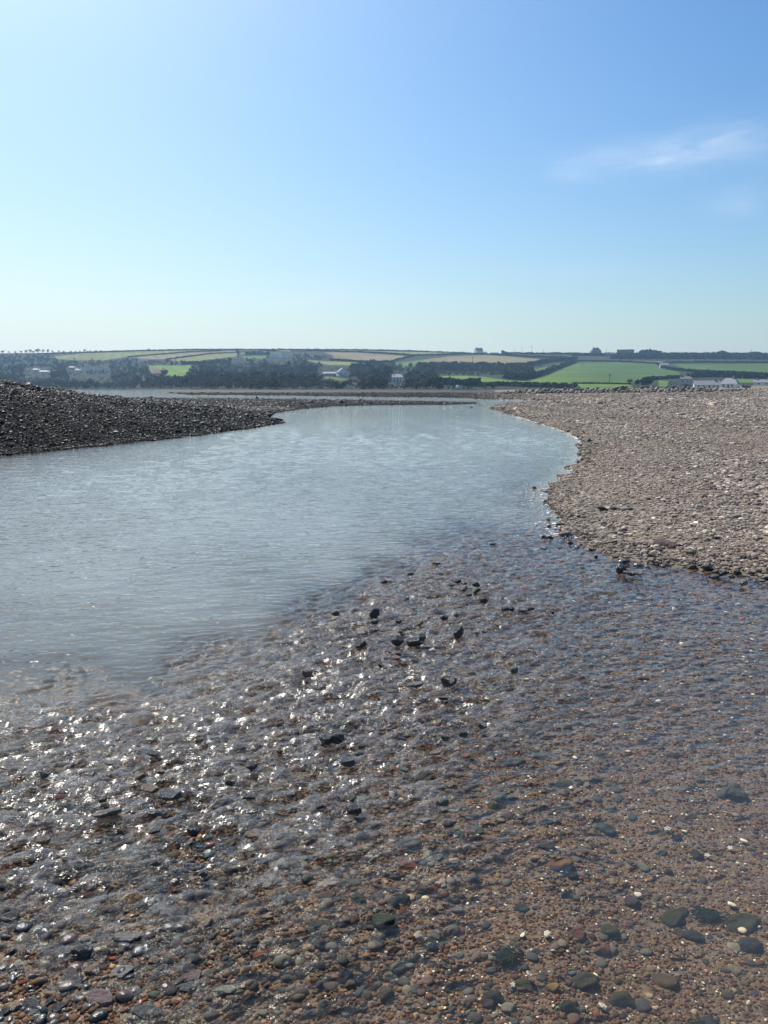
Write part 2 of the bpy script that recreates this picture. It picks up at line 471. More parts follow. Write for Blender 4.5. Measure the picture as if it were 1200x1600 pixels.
# rapids: ridges drawn out along the flow
ang = math.radians(30)
ca, sa = math.cos(ang), math.sin(ang)
bend = smooth(0, 6, WX + .5 * (WY - 3))            # the current comes round from the right
ang_f = np.radians(34) * (1 - bend) + np.radians(6) * bend
cu, su = np.cos(np.radians(24)), np.sin(np.radians(24))
U = WX * cu + WY * su; Vv = -WX * su + WY * cu
wl = 0.16
T = 0.30 * fbm(U * 3.4, Vv * 8.5, 2, 101) + 0.42 * fbm(U * 8.0, Vv * 19.0, 3, 111)
T2 = (0.5 - np.abs(fbm(U * 5.5 + .4 * T, Vv * 13.0, 3, 121)))
fade = smooth(0.02, 0.10, 0.12 / step * .06)
RAP = WR * (1 - .9 * smooth(.14, .38, depth))
RIP = np.clip(1.15 - .30 * smooth(6, 14, WY) - .20 * smooth(12, 36, WY) + .55 * smooth(80, 120, WY), .03, 1.3) * 1.25 * np.clip(.85 + .9 * fbm(WX * .12, WY * .05, 2, 83), .35, 1.3) * np.clip(1.15 - RAP, .3, 1) * (.45 + .55 * smooth(.1, .3, depth) + .3 * smooth(.1, .4, WR) * (depth < .2))
T3 = 0.5 - np.abs(fbm(U * 2.3 + .5 * T, Vv * 8.5, 3, 131))
FOAM_SHEEN = RAP * smooth(.30, .46, T3 + .25 * T + .12 * (T2 - .3)) * smooth(.25, .6, WR)  # pale crest streaks: aeration, plus silvery sky reflection put into the colour
H += RAP * fade * (0.038 * (T3 - .3) + 0.060 * T + 0.070 * (T2 - .3))
wv = np.stack([WX, WY, H], 1)
wf = grid_faces(wr_, wc_)
# keep only faces that lie over wet ground
keep = (WZB[wf].min(1) < 0.05)
wf = wf[keep]; used, inv = np.unique(wf, return_inverse=True)
m = Mat('stream_water')
far = m.coords((.9, 1.6, 1)); c1 = m.coords((1.0, 2.3, 1), math.radians(-6)); c2 = m.coords((1.2, 2.6, 1), math.radians(-26))
rap = m.val('rapids'); dep = m.val('depth'); rip = m.val('ripple')
n1 = m.noise(6.0, 2, .5, c1); n2 = m.noise(26.0, 3, .6, c2); n3 = m.noise(150, 1, .5, c2)
hgt = m.math('ADD', m.math('MULTIPLY', n1, m.math('MULTIPLY', rip, .015)), m.math('MULTIPLY', m.math('ADD', m.math('MULTIPLY', n2, .6), m.math('MULTIPLY', n3, .30)), m.math('ADD', m.math('MULTIPLY', m.math('POWER', rap, 2.0), .032), .0004)))
nrm = m.bump(hgt, 1.0, 1.0)
fres = m.n('ShaderNodeFresnel', i_IOR=1.333, i_Normal=nrm)
gl = m.n('ShaderNodeBsdfGlossy', i_Roughness=m.math('ADD', m.math('MULTIPLY', rap, .13), .02), i_Normal=nrm); gl.inputs['Color'].default_value = (1, 1, 1, 1)
tr = m.n('ShaderNodeBsdfTransparent'); tr.inputs['Color'].default_value = (.93, .93, .88, 1)
df = m.n('ShaderNodeBsdfDiffuse'); df.inputs['Color'].default_value = (.165, .178, .178, 1)
turb = m.math('SUBTRACT', 1.0, m.math('EXPONENT', m.math('MULTIPLY', m.math('POWER', dep, 1.7), -2.6)))
body = m.n('ShaderNodeMixShader'); m.put(body.inputs[0], turb); m.put(body.inputs[1], tr); m.put(body.inputs[2], df)
air = m.n('ShaderNodeBsdfDiffuse'); air.inputs['Color'].default_value = (.34, .335, .335, 1)
bub_sheen = m.n('ShaderNodeMixShader'); m.put(bub_sheen.inputs[0], m.math('ADD', m.math('MULTIPLY', m.val('foam'), m.math('MULTIPLY', n2, .38)), m.math('MULTIPLY', rap, m.math('MULTIPLY', n2, .05)))); m.put(bub_sheen.inputs[1], body); m.put(bub_sheen.inputs[2], air); body = bub_sheen  # pale diffuse film: bubbles, and painted sky sheen brightening the rapids
mx = m.n('ShaderNodeMixShader'); m.put(mx.inputs[0], fres.outputs[0]); m.put(mx.inputs[1], body); m.put(mx.inputs[2], gl)
m.t.links.new(mx.outputs[0], m.out.inputs['Surface'])
M_WATER = m.m
o = link('water', mesh_from('water', wv[used], inv.reshape(wf.shape), [M_WATER], True, None, {'depth': depth[used], 'rapids': RAP[used], 'ripple': RIP[used], 'foam': FOAM_SHEEN[used]}))
tag(o, 'rippled pale water of the pool, rapids and far estuary', 'water', None, 'structure')
# ------------------------------------------------------------------ pebbles as masses
def ico(sub):
    t = (1 + 5 ** .5) / 2
    v = np.array([(-1, t, 0), (1, t, 0), (-1, -t, 0), (1, -t, 0), (0, -1, t), (0, 1, t), (0, -1, -t), (0, 1, -t), (t, 0, -1), (t, 0, 1), (-t, 0, -1), (-t, 0, 1)], float)
    f = [(0, 11, 5), (0, 5, 1), (0, 1, 7), (0, 7, 10), (0, 10, 11), (1, 5, 9), (5, 11, 4), (11, 10, 2), (10, 7, 6), (7, 1, 8), (3, 9, 4), (3, 4, 2), (3, 2, 6), (3, 6, 8), (3, 8, 9), (4, 9, 5), (2, 4, 11), (6, 2, 10), (8, 6, 7), (9, 8, 1)]
    v = [tuple(x / np.linalg.norm(x)) for x in v]
    for _ in range(sub):
        cache = {}; nf = []

        def mid(a, b):
            key = (min(a, b), max(a, b))
            if key not in cache:
                p = (np.array(v[a]) + np.array(v[b])) / 2; v.append(tuple(p / np.linalg.norm(p))); cache[key] = len(v) - 1
            return cache[key]
        for (a_, b_, c_) in f:
            x, y, z = mid(a_, b_), mid(b_, c_), mid(c_, a_)
            nf += [(a_, x, z), (b_, y, x), (c_, z, y), (x, y, z)]
        f = nf
    return np.array(v), np.array(f, np.int32)


ICO = [ico(i) for i in range(5)]


def rock_shape(v, rng, cuts, sharp, lump=.12, flat_top=False):
    """directions v turned into a stone: a ball cut by random planes"""
    k = np.concatenate([rng.normal(size=(cuts, 3))])
    k /= np.linalg.norm(k, axis=1)[:, None]
    if flat_top:
        k[0] = (0.08, 0.05, 1); k[1] = (0, .1, -1); k[0] /= np.linalg.norm(k[0]); k[1] /= np.linalg.norm(k[1])
    d = rng.uniform(.55, .95, cuts)
    dots = np.maximum(v @ k.T, 1e-3)
    rad = d[None] / dots
    rad = np.concatenate([rad, np.full((len(v), 1), 1.05)], 1)
    r = -np.log(np.exp(-sharp * np.minimum(rad, 3)).sum(1)) / sharp
    if lump:
        q = rng.normal(size=(3, 3)) * 1.6; ph = rng.random(3) * 6.28
        r = r * (1 + lump * np.sin(v @ q.T + ph).sum(1) / 3)
    p = v * r[:, None]
    return p / np.abs(p).max(0)[None]


def stones(P, size, flat, rz, tilt, colors, sub, rng, nvar=24, cuts=7, sharp=9, aspect=(.6, 1.0)):
    """vertices, faces, colours of many pebbles at P (n,3)"""
    v, f = ICO[sub]
    base = np.stack([rock_shape(v, rng, cuts, sharp) for _ in range(nvar)])
    n = len(P); which = rng.integers(0, nvar, n)
    q = base[which] * np.stack([size, size * rng.uniform(*aspect, n), size * flat], 1)[:, None, :] * 0.5
    ct, st = np.cos(tilt)[:, None], np.sin(tilt)[:, None]
    x, y, z = q[..., 0], q[..., 1], q[..., 2]
    y, z = y * ct - z * st, y * st + z * ct
    c, s = np.cos(rz)[:, None], np.sin(rz)[:, None]
    x, y = x * c - y * s, x * s + y * c
    out = np.stack([x, y, z], -1) + P[:, None, :]
    fc = (f[None] + (np.arange(n) * len(v))[:, None, None]).reshape(-1, 3)
    cc = np.repeat(colors, len(v), 0)
    return out.reshape(-1, 3), fc, cc


def stone_mat(name, rough, spec=.5, mottled=30, gain=1.0, bump=.004):
    m = Mat(name); c = m.coords()
    nz = m.noise(mottled, 4, .65, c)
    k = m.math('ADD', m.math('MULTIPLY', nz, 1.1), .45)
    col = m.mix(1.0, m.tint(), m.n('ShaderNodeCombineColor', i_0=k, i_1=k, i_2=k).outputs[0], 'MULTIPLY')
    nrm = m.bump(m.noise(mottled * 2.2, 3, .6, c), bump, .8)
    m.bsdf(col, rough, spec, nrm)
    return m.m


M_WET = stone_mat('wet_pebbles', .16, .5, 60, bump=.003)
M_UNDER = stone_mat('drowned_pebbles', .85, .05, 60, bump=.002)
M_DRY = stone_mat('dry_pebbles', .85, .12, 14, bump=.006)
M_WEED_SHADE = stone_mat('weedy_shaded_pebbles', .4, .06, 10, bump=.01)


def palette(n, rng, stops, weights, jitter=.25):
    c = np.array(stops)[rng.choice(len(stops), n, p=np.array(weights) / np.sum(weights))]
    g = np.exp(rng.normal(0, jitter, n))[:, None]
    return np.clip(c * g * np.exp(rng.normal(0, .035, (n, 3))), 0.003, .8)


def spread(n, r0, r1, rng, phi=.62):
    r = np.exp(rng.uniform(math.log(r0), math.log(r1), n)); p = rng.uniform(-phi, phi, n)
    return r * np.sin(p), r * np.cos(p), r


def mass(name, V_, F_, C_, mat, label, cat, smooth_shade):
    o = link(name, mesh_from(name, V_, F_, [mat], smooth_shade, C_))
    return tag(o, label, cat, None, 'stuff')


rng = np.random.default_rng(23)
BED_COL = [(.19, .125, .092), (.27, .18, .13), (.12, .10, .085), (.21, .18, .135), (.36, .27, .17), (.32, .115, .075), (.46, .33, .19), (.10, .095, .095), (.7, .62, .5)]
BED_W = [34, 20, 22, 14, 6, 2.5, 2, 6, 1.4]
# fine gravel of the near bed
X, Y, r = spread(215000, 1.3, 13, rng, .95)
z, zone, R, sR, sL = ground(X, Y)
ok = (zone == 0) & (z > -.32)
X, Y, r, z, R = X[ok], Y[ok], r[ok], z[ok], R[ok]
n = len(X)
sz = np.maximum(.009, .0031 * r) * np.exp(rng.normal(0.05, .38, n)) * (1 + .5 * np.clip(R, 0, 1))
v1, f1, c1 = stones(np.stack([X, Y, z + sz * .05], 1), sz, rng.uniform(.28, .46, n), rng.uniform(0, 6.28, n), rng.normal(0, .2, n), palette(n, rng, BED_COL, BED_W, .32) * (np.array([.62, .48, .40]) + smooth(.3, -.7, X)[:, None] * np.array([-.18, -.10, -.06])), 0, rng)
mass('gravel', v1, f1, c1, M_UNDER, 'fine brown gravel with pale shell grit under shallow water', 'gravel', True)
# cobbles among it, larger in the rapids, partly out of the water
X, Y, r = spread(49000, 1.4, 14, rng, .95)
z, zone, R, sR, sL = ground(X, Y)
p = np.clip(R * .8 + .12, 0, 1)
ok = (zone == 0) & (z > -.30) & (rng.random(len(X)) < p)
X, Y, r, z, R = X[ok], Y[ok], r[ok], z[ok], R[ok]
n = len(X)
sz = np.maximum(.022, .0068 * r) * np.exp(rng.normal(0, .45, n)); sz = np.minimum(sz, np.where(r < 4.5, .055, .11))
COB_COL = [(.09, .082, .078), (.15, .13, .12), (.16, .105, .09), (.22, .18, .13), (.24, .09, .07), (.12, .13, .105), (.065, .065, .07), (.27, .215, .15)]
COB_W = [26, 22, 18, 9, 2, 10, 14, .7]
v1, f1, c1 = stones(np.stack([X, Y, z + sz * (.04 + .10 * R)], 1), sz, np.where(z > -.03, rng.uniform(.3, .6, n), rng.uniform(.2, .36, n)), rng.normal(.5, .7, n), np.where(z > -.03, rng.normal(0, .28, n), rng.normal(0, .1, n)), palette(n, rng, COB_COL, COB_W, .2) * np.where(z > -.03, .66, np.where(R > .3, 1.4, .85))[:, None] * (1 + smooth(.3, -.7, X)[:, None] * np.array([-.22, -.15, -.10])), 1, rng, cuts=8)
top = np.repeat(z + sz * .3 > .004, len(ICO[1][0]))
fk = top[f1[:, 0]]
for nm, kk, mt, lab in (('pebbles', fk, M_WET, 'wet dark pebbles breaking the rapids of the stream'), ('drowned_pebbles', ~fk, M_UNDER, 'brown pebbles lying under the clear shallow water')):
    us, iv = np.unique(f1[kk], return_inverse=True)
    mass(nm, v1[us], iv.reshape(-1, 3), c1[us], mt, lab, 'pebbles', True)
# shell fragments
X, Y, r = spread(11000, 1.4, 6.5, rng, .9)
z, zone, R, sR, sL = ground(X, Y)
ok = (zone == 0) & (z > -.3) & (rng.random(len(X)) < np.where(X > .05, 1, .25))
X, Y, r, z = X[ok], Y[ok], r[ok], z[ok]; n = len(X)
sz = np.maximum(.0055, .0024 * r) * np.exp(rng.normal(0, .45, n))
v1, f1, c1 = stones(np.stack([X, Y, z + sz * .35], 1), sz, rng.uniform(.15, .4, n), rng.uniform(0, 6.28, n), rng.normal(0, .5, n), palette(n, rng, [(.8, .74, .64), (.68, .58, .42), (.5, .36, .18)], [6, 3, 1], .15), 1, rng, sharp=14)
mass('shell_grit', v1, f1, c1, M_UNDER, 'scattered white and cream shell fragments on the bed', 'shell grit', True)

# right bank shingle
DRY_COL = [(.26, .225, .195), (.34, .30, .26), (.19, .165, .145), (.27, .22, .185), (.46, .42, .37), (.22, .205, .18), (.11, .10, .095), (.31, .26, .20)]
DRY_W = [26, 16, 18, 12, 3, 18, 7, 8]
X, Y, r = spread(520000, 5.5, 210, rng, .62)
z, zone, R, sR, sL = ground(X, Y)
k = np.clip(r / 18, .62, 1)
ok = ((zone == 1) | (zone == 3)) & (rng.random(len(X)) < k) & (fbm(X * .8, Y * .8, 3, 141) < 0.66) & (z > -.02)
X, Y, r, z, sR, zone = X[ok], Y[ok], r[ok], z[ok], sR[ok], zone[ok]; n = len(X)
sz = np.maximum(.034, np.where(r > 100, .0013, .0017) * r) * np.exp(rng.normal(0, .42, n))
band = fbm(sR * .55, (X + Y) * .06, 3, 171)
sz = sz * np.exp(.55 * band)
col = palette(n, rng, DRY_COL, DRY_W, .3) * (1 + .28 * fbm(sR * .3 + 9, (X + Y) * .05, 3, 175))[:, None]
far_dull = smooth(880, 690, column(X, Y)) * smooth(88, 108, Y)      # stones of the far flats, darkened
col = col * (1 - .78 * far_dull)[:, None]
wet = np.exp(-np.maximum(z, 0) / .045)[:, None]
pink = (0.5 + .5 * np.clip(fbm(X * .25, Y * .12, 3, 151) * 2, -1, 1))[:, None]
col = col * (1 - .62 * wet) * (np.array([1.0, 1.0, 1.0]) * (1 - pink) + np.array([1.02, .96, .94]) * pink)
lit = np.stack([X, Y, z + sz * .10], 1)
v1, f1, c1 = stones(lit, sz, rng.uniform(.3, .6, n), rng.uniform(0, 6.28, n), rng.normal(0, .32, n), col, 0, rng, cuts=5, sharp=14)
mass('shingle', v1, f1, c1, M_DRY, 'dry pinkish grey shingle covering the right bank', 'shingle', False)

# left bank and spit
X, Y, r = spread(130000, 14, 190, rng, .62)
Xb, Yb, rb_ = spread(340000, 15, 60, rng, .62)
kb = column(Xb, Yb) < 460
X, Y, r = np.concatenate([X, Xb[kb]]), np.concatenate([Y, Yb[kb]]), np.concatenate([r, rb_[kb]])
z, zone, R, sR, sL = ground(X, Y)
ok = (zone == 2)
X, Y, r, z, sL = X[ok], Y[ok], r[ok], z[ok], sL[ok]; n = len(X)
px0 = column(X, Y); sz = np.maximum(.038, np.where((px0 < 450) & (r < 60), .0016, .0013) * r) * np.exp(rng.normal(0, .45, n))
px = column(X, Y, z); aa = Y - np.interp(px, _npx, _near[:, 1])
weed = smooth(16, 8, aa) * np.where(px < 445, 1, 0)  # near slope: seaweed, and its backlit shade painted into the stones
weed = np.clip(weed + .35 * fbm(X * .3, Y * .3, 3, 161), 0, 1)
col_weed_shade = np.array([.72, .86, 1.05]) * palette(n, rng, [(.010, .013, .017), (.016, .018, .022), (.026, .028, .030), (.008, .010, .012), (.12, .12, .125)], [32, 26, 18, 16, 7], .35)  # weed tones with shade and blue sky reflection painted in; palest imitate sheen
cold = palette(n, rng, [(.15, .125, .11), (.20, .165, .145), (.10, .09, .082), (.25, .22, .19)], [30, 26, 26, 8], .3)
isw = (rng.random(n) < weed)[:, None]
col = np.where(isw, col_weed_shade * .72, cold) * (1 - .45 * np.exp(-np.maximum(z, 0) / .08))[:, None]
v1, f1, c1 = stones(np.stack([X, Y, z + sz * .15], 1), sz, rng.uniform(.35, .7, n), rng.uniform(0, 6.28, n), rng.normal(0, .45, n), col, 0, rng, cuts=5, sharp=14)
mass('cobbles', v1, f1, c1, M_WEED_SHADE, 'weedy cobbles coloured shade-dark, heaped along the left bank', 'cobbles', False)
# ------------------------------------------------------------------ hills across the estuary
_hp = np.array([-900, -300, 0, 100, 200, 300, 450, 600, 660, 700, 740, 850, 920, 1000, 1060, 1130, 1200, 1500, 2100.])
_hs = np.array([556, 554, 552, 551, 548.5, 546.5, 546.2, 547, 549, 551, 552.5, 553, 553, 553, 552.5, 552, 552.5, 553, 556.])
_hb = np.interp(_hp, [-900, 200, 450, 700, 1000, 2100], [609.0, 609.0, 609.3, 609.3, 606.5, 606.0])
_hy0 = np.interp(_hp, [-900, 230, 300, 560, 800, 1000, 2100], [660, 655, 480, 440, 420, 440, 440])
_hy1 = np.interp(_hp, [-900, 300, 700, 1000, 2100], [1500, 1450, 1350, 1250, 1250])


def slope_of(py):
    b = (CY - py) / F
    return (b * CT - ST) / (CT + b * ST)


def hill_at(px, py):
    """the point of the hillside seen at a photo position"""
    px = np.asarray(px, float); py = np.asarray(py, float)
    ys, yb, y0, y1 = (np.interp(px, _hp, q) for q in (_hs, _hb, _hy0, _hy1))
    k = (yb - py) / (yb - ys)
    t = np.where(k > 0, np.sign(k) * np.abs(k) ** 1.25, k)
    Y = y0 + (y1 - y0) * t
    Z = EYE + slope_of(py) * Y
    X = (px - CX) / F * (Y * CT - (Z - EYE) * ST)
    return X, Y, Z


FIELD_GREEN = (.075, .125, .022); FIELD_DEEP = (.052, .096, .022); FIELD_OLIVE = (.15, .155, .05); FIELD_STUBBLE = (.17, .14, .075); FIELD_BRIGHT = (.10, .17, .025); FIELD_BROWN = (.12, .095, .07)
FIELDS = [
    (FIELD_OLIVE, [(85, 557), (130, 552), (215, 549.5), (235, 551), (200, 557), (165, 562.5), (120, 563), (90, 561)]),
    (FIELD_OLIVE, [(215, 549.2), (300, 547.5), (340, 547.8), (270, 552), (205, 557), (200, 556)]),
    (FIELD_STUBBLE, [(205, 558.5), (300, 550.5), (370, 549), (365, 552), (300, 556.5), (258, 561), (225, 561)]),
    (FIELD_OLIVE, [(262, 562), (325, 554), (372, 552), (368, 557), (330, 561), (300, 566), (268, 564)]),
    (FIELD_OLIVE, [(330, 549.5), (410, 547.5), (420, 550), (376, 553), (345, 553)]),
    (FIELD_GREEN, [(378, 557), (420, 556), (412, 560), (382, 560)]),
    (FIELD_BRIGHT, [(230, 571), (300, 571), (288, 589), (256, 587), (262, 577), (232, 574)]),
    (FIELD_BROWN, [(232, 575), (258, 576), (252, 584), (232, 583)]),
    (FIELD_OLIVE, [(430, 547.2), (500, 547.5), (505, 549), (455, 549.5)]),
    (FIELD_STUBBLE, [(505, 550), (560, 551), (640, 556.5), (610, 564), (585, 566), (550, 564), (518, 562), (522, 556)]),
    (FIELD_OLIVE, [(505, 547.4), (560, 547.8), (660, 550.2), (728, 552), (650, 555), (560, 549.5)]),
    (FIELD_OLIVE, [(470, 562), (520, 565), (560, 566), (552, 571), (515, 570), (490, 566)]),
    (FIELD_GREEN, [(500, 587), (545, 592), (535, 595), (505, 591)]),
    (FIELD_STUBBLE, [(658, 562), (700, 557), (760, 554.5), (800, 557.5), (858, 562.5), (832, 570), (815, 574), (760, 572.5), (720, 573), (672, 571)]),
    (FIELD_GREEN, [(614, 568), (660, 562), (668, 570), (625, 574)]),
    (FIELD_BRIGHT, [(680, 588), (720, 587), (760, 589.5), (790, 594), (825, 596), (860, 585), (900, 568), (905, 604), (830, 603), (760, 601.5), (690, 600)]),
    (FIELD_OLIVE, [(800, 590), (818, 586), (826, 592), (810, 593)]),
    (FIELD_GREEN, [(832, 578), (870, 569), (898, 565.8), (870, 575), (840, 586), (830, 584)]),
    (FIELD_DEEP, [(896, 566.5), (960, 565.5), (1028, 569), (1030, 574), (1060, 581), (1064, 585), (1030, 590), (985, 598), (900, 599)]),
    (FIELD_GREEN, [(880, 600), (985, 600), (990, 608), (880, 607)]),
    (FIELD_DEEP, [(1050, 569), (1200, 568), (1500, 568), (1500, 588), (1200, 583.5), (1100, 581.5), (1072, 577)]),
    (FIELD_OLIVE, [(950, 563.2), (1030, 564.5), (1100, 564.2), (1100, 565.2), (1030, 565.8), (950, 564.4)]),
    (FIELD_BROWN, [(955, 557), (1060, 556.5), (1500, 557.5), (1500, 559.5), (1050, 559.8), (955, 559.6)]),
    (FIELD_STUBBLE, [(1178, 585), (1192, 581), (1500, 576), (1500, 592), (1200, 587)]),
    (FIELD_GREEN, [(1150, 592), (1180, 593), (1180, 598), (1155, 598)]),
    (FIELD_GREEN, [(1030, 594), (1046, 596), (1045, 604), (1030, 604)]),
    (FIELD_STUBBLE, [(1110, 603), (1500, 600), (1500, 608), (1110, 608)]),
    (FIELD_OLIVE, [(895, 552.6), (930, 553.2), (945, 555), (895, 555)]),
]


def in_poly(px, py, poly):
    c = np.zeros(np.shape(px), bool); n = len(poly); j = n - 1
    for i in range(n):
        xi, yi = poly[i]; xj, yj = poly[j]
        if yi != yj:
            c ^= ((yi > py) != (yj > py)) & (px < (xj - xi) * (py - yi) / (yj - yi) + xi)
        j = i
    return c


pcols = np.concatenate([np.linspace(-900, -60, 40), np.arange(-54, 1260, 2.0), np.linspace(1265, 2100, 40)])
T_ = np.linspace(-.04, 1.0, 150) ** 1
ys, yb = np.interp(pcols, _hp, _hs), np.interp(pcols, _hp, _hb)
PX = np.broadcast_to(pcols, (150, len(pcols)))
PY = yb[None] - (yb - ys)[None] * T_[:, None]
hx, hy, hz = hill_at(PX, PY)
# the far side of the ridge, falling away
bx, by, bz = hx[-1:] * 1.25, hy[-1:] * 1.2, hz[-1:] - 45
hx = np.concatenate([hx, bx]); hy = np.concatenate([hy, by]); hz = np.concatenate([hz, bz])
colr = np.empty((151, len(pcols), 3)); colr[:] = (.024, .028, .016)
wob = 0.5 * noise(PX * .05, PY * .3, 201) + .35 * noise(PX * .3, PY * .9, 202)
isf = np.zeros((151, len(pcols)), bool)
for c_, poly in FIELDS:
    msk = in_poly(PX, PY + wob, poly)
    colr[:150][msk] = np.array(c_) * (1 + .0 * PX[msk][:, None])
    isf[:150] |= msk
big = in_poly(PX, PY + wob, FIELDS[15][1]) | in_poly(PX, PY + wob, FIELDS[18][1])      # the long meadow greens gradually towards the right
k_ = smooth(800, 960, PX)[..., None]
blend = np.array(FIELD_BRIGHT) * (1 - k_) + np.array(FIELD_DEEP) * k_
colr[:150][big] = np.broadcast_to(blend, colr[:150].shape)[big]
mott = fbm(hx * .012, hy * .012, 4, 205)
colr *= (1 + .35 * mott)[..., None]
stripe = noise(hx * .02 + hy * .05, hy * .004, 209)
colr *= (1 + .22 * stripe + .10 * np.sin(hx * .35 + hy * .12))[..., None]
m = Mat('hillside'); c = m.coords()
nz = m.noise(.35, 4, .65, c)
k = m.math('ADD', m.math('MULTIPLY', nz, .7), .65)
m.bsdf(m.mix(1.0, m.tint(), m.n('ShaderNodeCombineColor', i_0=k, i_1=k, i_2=k).outputs[0], 'MULTIPLY'), .95, .1, m.bump(m.noise(.8, 3, .6, c), .5, .6))
o = link('hills', mesh_from('hills', np.stack([hx, hy, hz], -1).reshape(-1, 3), grid_faces(151, len(pcols)), [m.m], True, colr.reshape(-1, 3)))
tag(o, 'low green hills of fields beyond the estuary', 'hills', None, 'structure')

# ------------------------------------------------------------------ foliage
def leaf_mat(name, rough=.7):
    m = Mat(name)
    d = m.n('ShaderNodeBsdfDiffuse'); m.put(d.inputs['Color'], m.tint())
    t = m.n('ShaderNodeBsdfTranslucent'); m.put(t.inputs['Color'], m.tint())
    mx = m.n('ShaderNodeMixShader'); mx.inputs[0].default_value = .22
    m.put(mx.inputs[1], d); m.put(mx.inputs[2], t); m.t.links.new(mx.outputs[0], m.out.inputs['Surface'])
    return m.m


M_LEAF = leaf_mat('foliage'); 
mb = Mat('bark'); mb.bsdf((.06, .048, .038), .9, .2); M_BARK = mb.m


def quads(P, size, rng, stretch=1.0):
    """small randomly turned leaf sprays centred on P"""
    n = len(P)
    a_ = rng.normal(size=(n, 3)); a_ /= np.linalg.norm(a_, axis=1)[:, None]
    b_ = np.cross(a_, rng.normal(size=(n, 3))); b_ /= np.linalg.norm(b_, axis=1)[:, None] + 1e-9
    sz = (size * rng.uniform(.6, 1.4, n))[:, None]
    a_ = a_ * sz * stretch; b_ = b_ * sz * .8
    V_ = np.stack([P - a_ - b_ * .6, P + a_ * .2 - b_, P + a_ + b_ * .5, P - a_ * .3 + b_], 1).reshape(-1, 3)
    return V_, np.arange(4 * n, dtype=np.int32).reshape(-1, 4)


def crown_points(n, w_, h_, rng, lumps=7):
    """points gathered in lumps through a crown w_ wide, h_ tall, standing on z = 0"""
    cen = rng.normal(size=(lumps, 3)); cen /= np.linalg.norm(cen, axis=1)[:, None]
    cen = cen * rng.uniform(.25, .72, lumps)[:, None]
    which = rng.integers(0, lumps, n)
    d = rng.normal(size=(n, 3)); d /= np.linalg.norm(d, axis=1)[:, None]
    p = cen[which] + d * (rng.random(n) ** .5)[:, None] * rng.uniform(.26, .46, lumps)[which][:, None]
    p[:, 2] = np.where(p[:, 2] < -.75, -.75, p[:, 2])
    return p * np.array([w_ / 2, w_ / 2, h_ / 2]) + np.array([0, 0, h_ * .5]), which


EVERGREEN = [(.016, .025, .014), (.023, .034, .016), (.012, .019, .013)]
WINTER = [(.058, .048, .044), (.072, .060, .048), (.048, .045, .048)]
SCRUB = [(.050, .052, .028), (.072, .062, .038), (.038, .044, .026)]

# clearings for houses: photo boxes in which no wood may stand in front
CLEAR = [(128, 573, 172, 592), (108, 575, 128, 588), (40, 576, 75, 586), (422, 549, 455, 563), (500, 574, 545, 594), (608, 582, 634, 603), (550, 591, 562, 603), (364, 545, 380, 561),
         (1024, 565, 1050, 579), (1040, 590, 1060, 606), (1060, 584, 1084, 606), (1082, 586, 1200, 608), (700, 604, 745, 615), (735, 540, 780, 556), (915, 538, 1035, 560)]


def wooded(px, py):
    ok_ = np.ones(len(px), bool)
    for _, poly in FIELDS: ok_ &= ~in_poly(px, py, poly)
    return ok_


def before_house(px, py):
    for (x0, y0, x1, y1) in CLEAR:
        if x0 - 3 < px < x1 + 3 and y0 < py < y1 + 11: return True
    return False


rng = np.random.default_rng(51)
n = 12000
px = rng.uniform(-260, 905, n); py = rng.uniform(550, 612, n)
top = np.interp(px, [-260, 80, 200, 300, 400, 520, 600, 680, 905], [553.5, 553.5, 558, 558, 553, 556, 566, 570, 566])
base_ = np.interp(px, _hp, _hb) - 1.2
ok = (py > top + 3) & (py < base_) & wooded(px, py) & wooded(px, py - 5) & wooded(px, py - 2.5)
ok &= ~((px > 850) & (py < 575)) & ~((px > 680) & (py > 587) & (py < 601))
px, py = px[ok], py[ok]
X, Y, Z = hill_at(px, py)
VV, FF, CC = [], [], []; off = 0
TRK = []
for i in range(len(px)):
    scrub = px[i] > 690
    hh = rng.uniform(3, 5) if scrub else rng.uniform(3.2, 7.5) * (1.35 if rng.random() < .12 else 1)
    if before_house(px[i], py[i]): hh = rng.uniform(1.2, 2.4)
    ww = hh * rng.uniform(.8, 1.3)
    patch = float(noise(X[i] * .012, Y[i] * .012, 220)) + rng.normal(0, .12)
    kind = EVERGREEN if patch > .16 else (WINTER if patch < -.04 else SCRUB)
    k_ = 34 if Y[i] > 700 else 50
    P_, wh = crown_points(k_, ww, hh, rng)
    P_ += np.array([X[i], Y[i], Z[i] - .4])
    v_, f_ = quads(P_, np.full(k_, ww * (.085 if kind is not WINTER else .06)), rng, 1.3)
    cc = np.array(kind[rng.integers(0, 3)]) * rng.uniform(.75, 1.3)
    lum = rng.uniform(.7, 1.35, 7)[wh]
    VV.append(v_); FF.append(f_ + off); off += len(v_); CC.append(np.repeat(cc[None] * lum[:, None], 4, 0))
o = link('woodland', mesh_from('woodland', np.concatenate(VV), np.concatenate(FF), [M_LEAF], False, np.concatenate(CC)))
tag(o, 'dark mass of trees and scrub covering the far hillside', 'woodland', None, 'stuff')

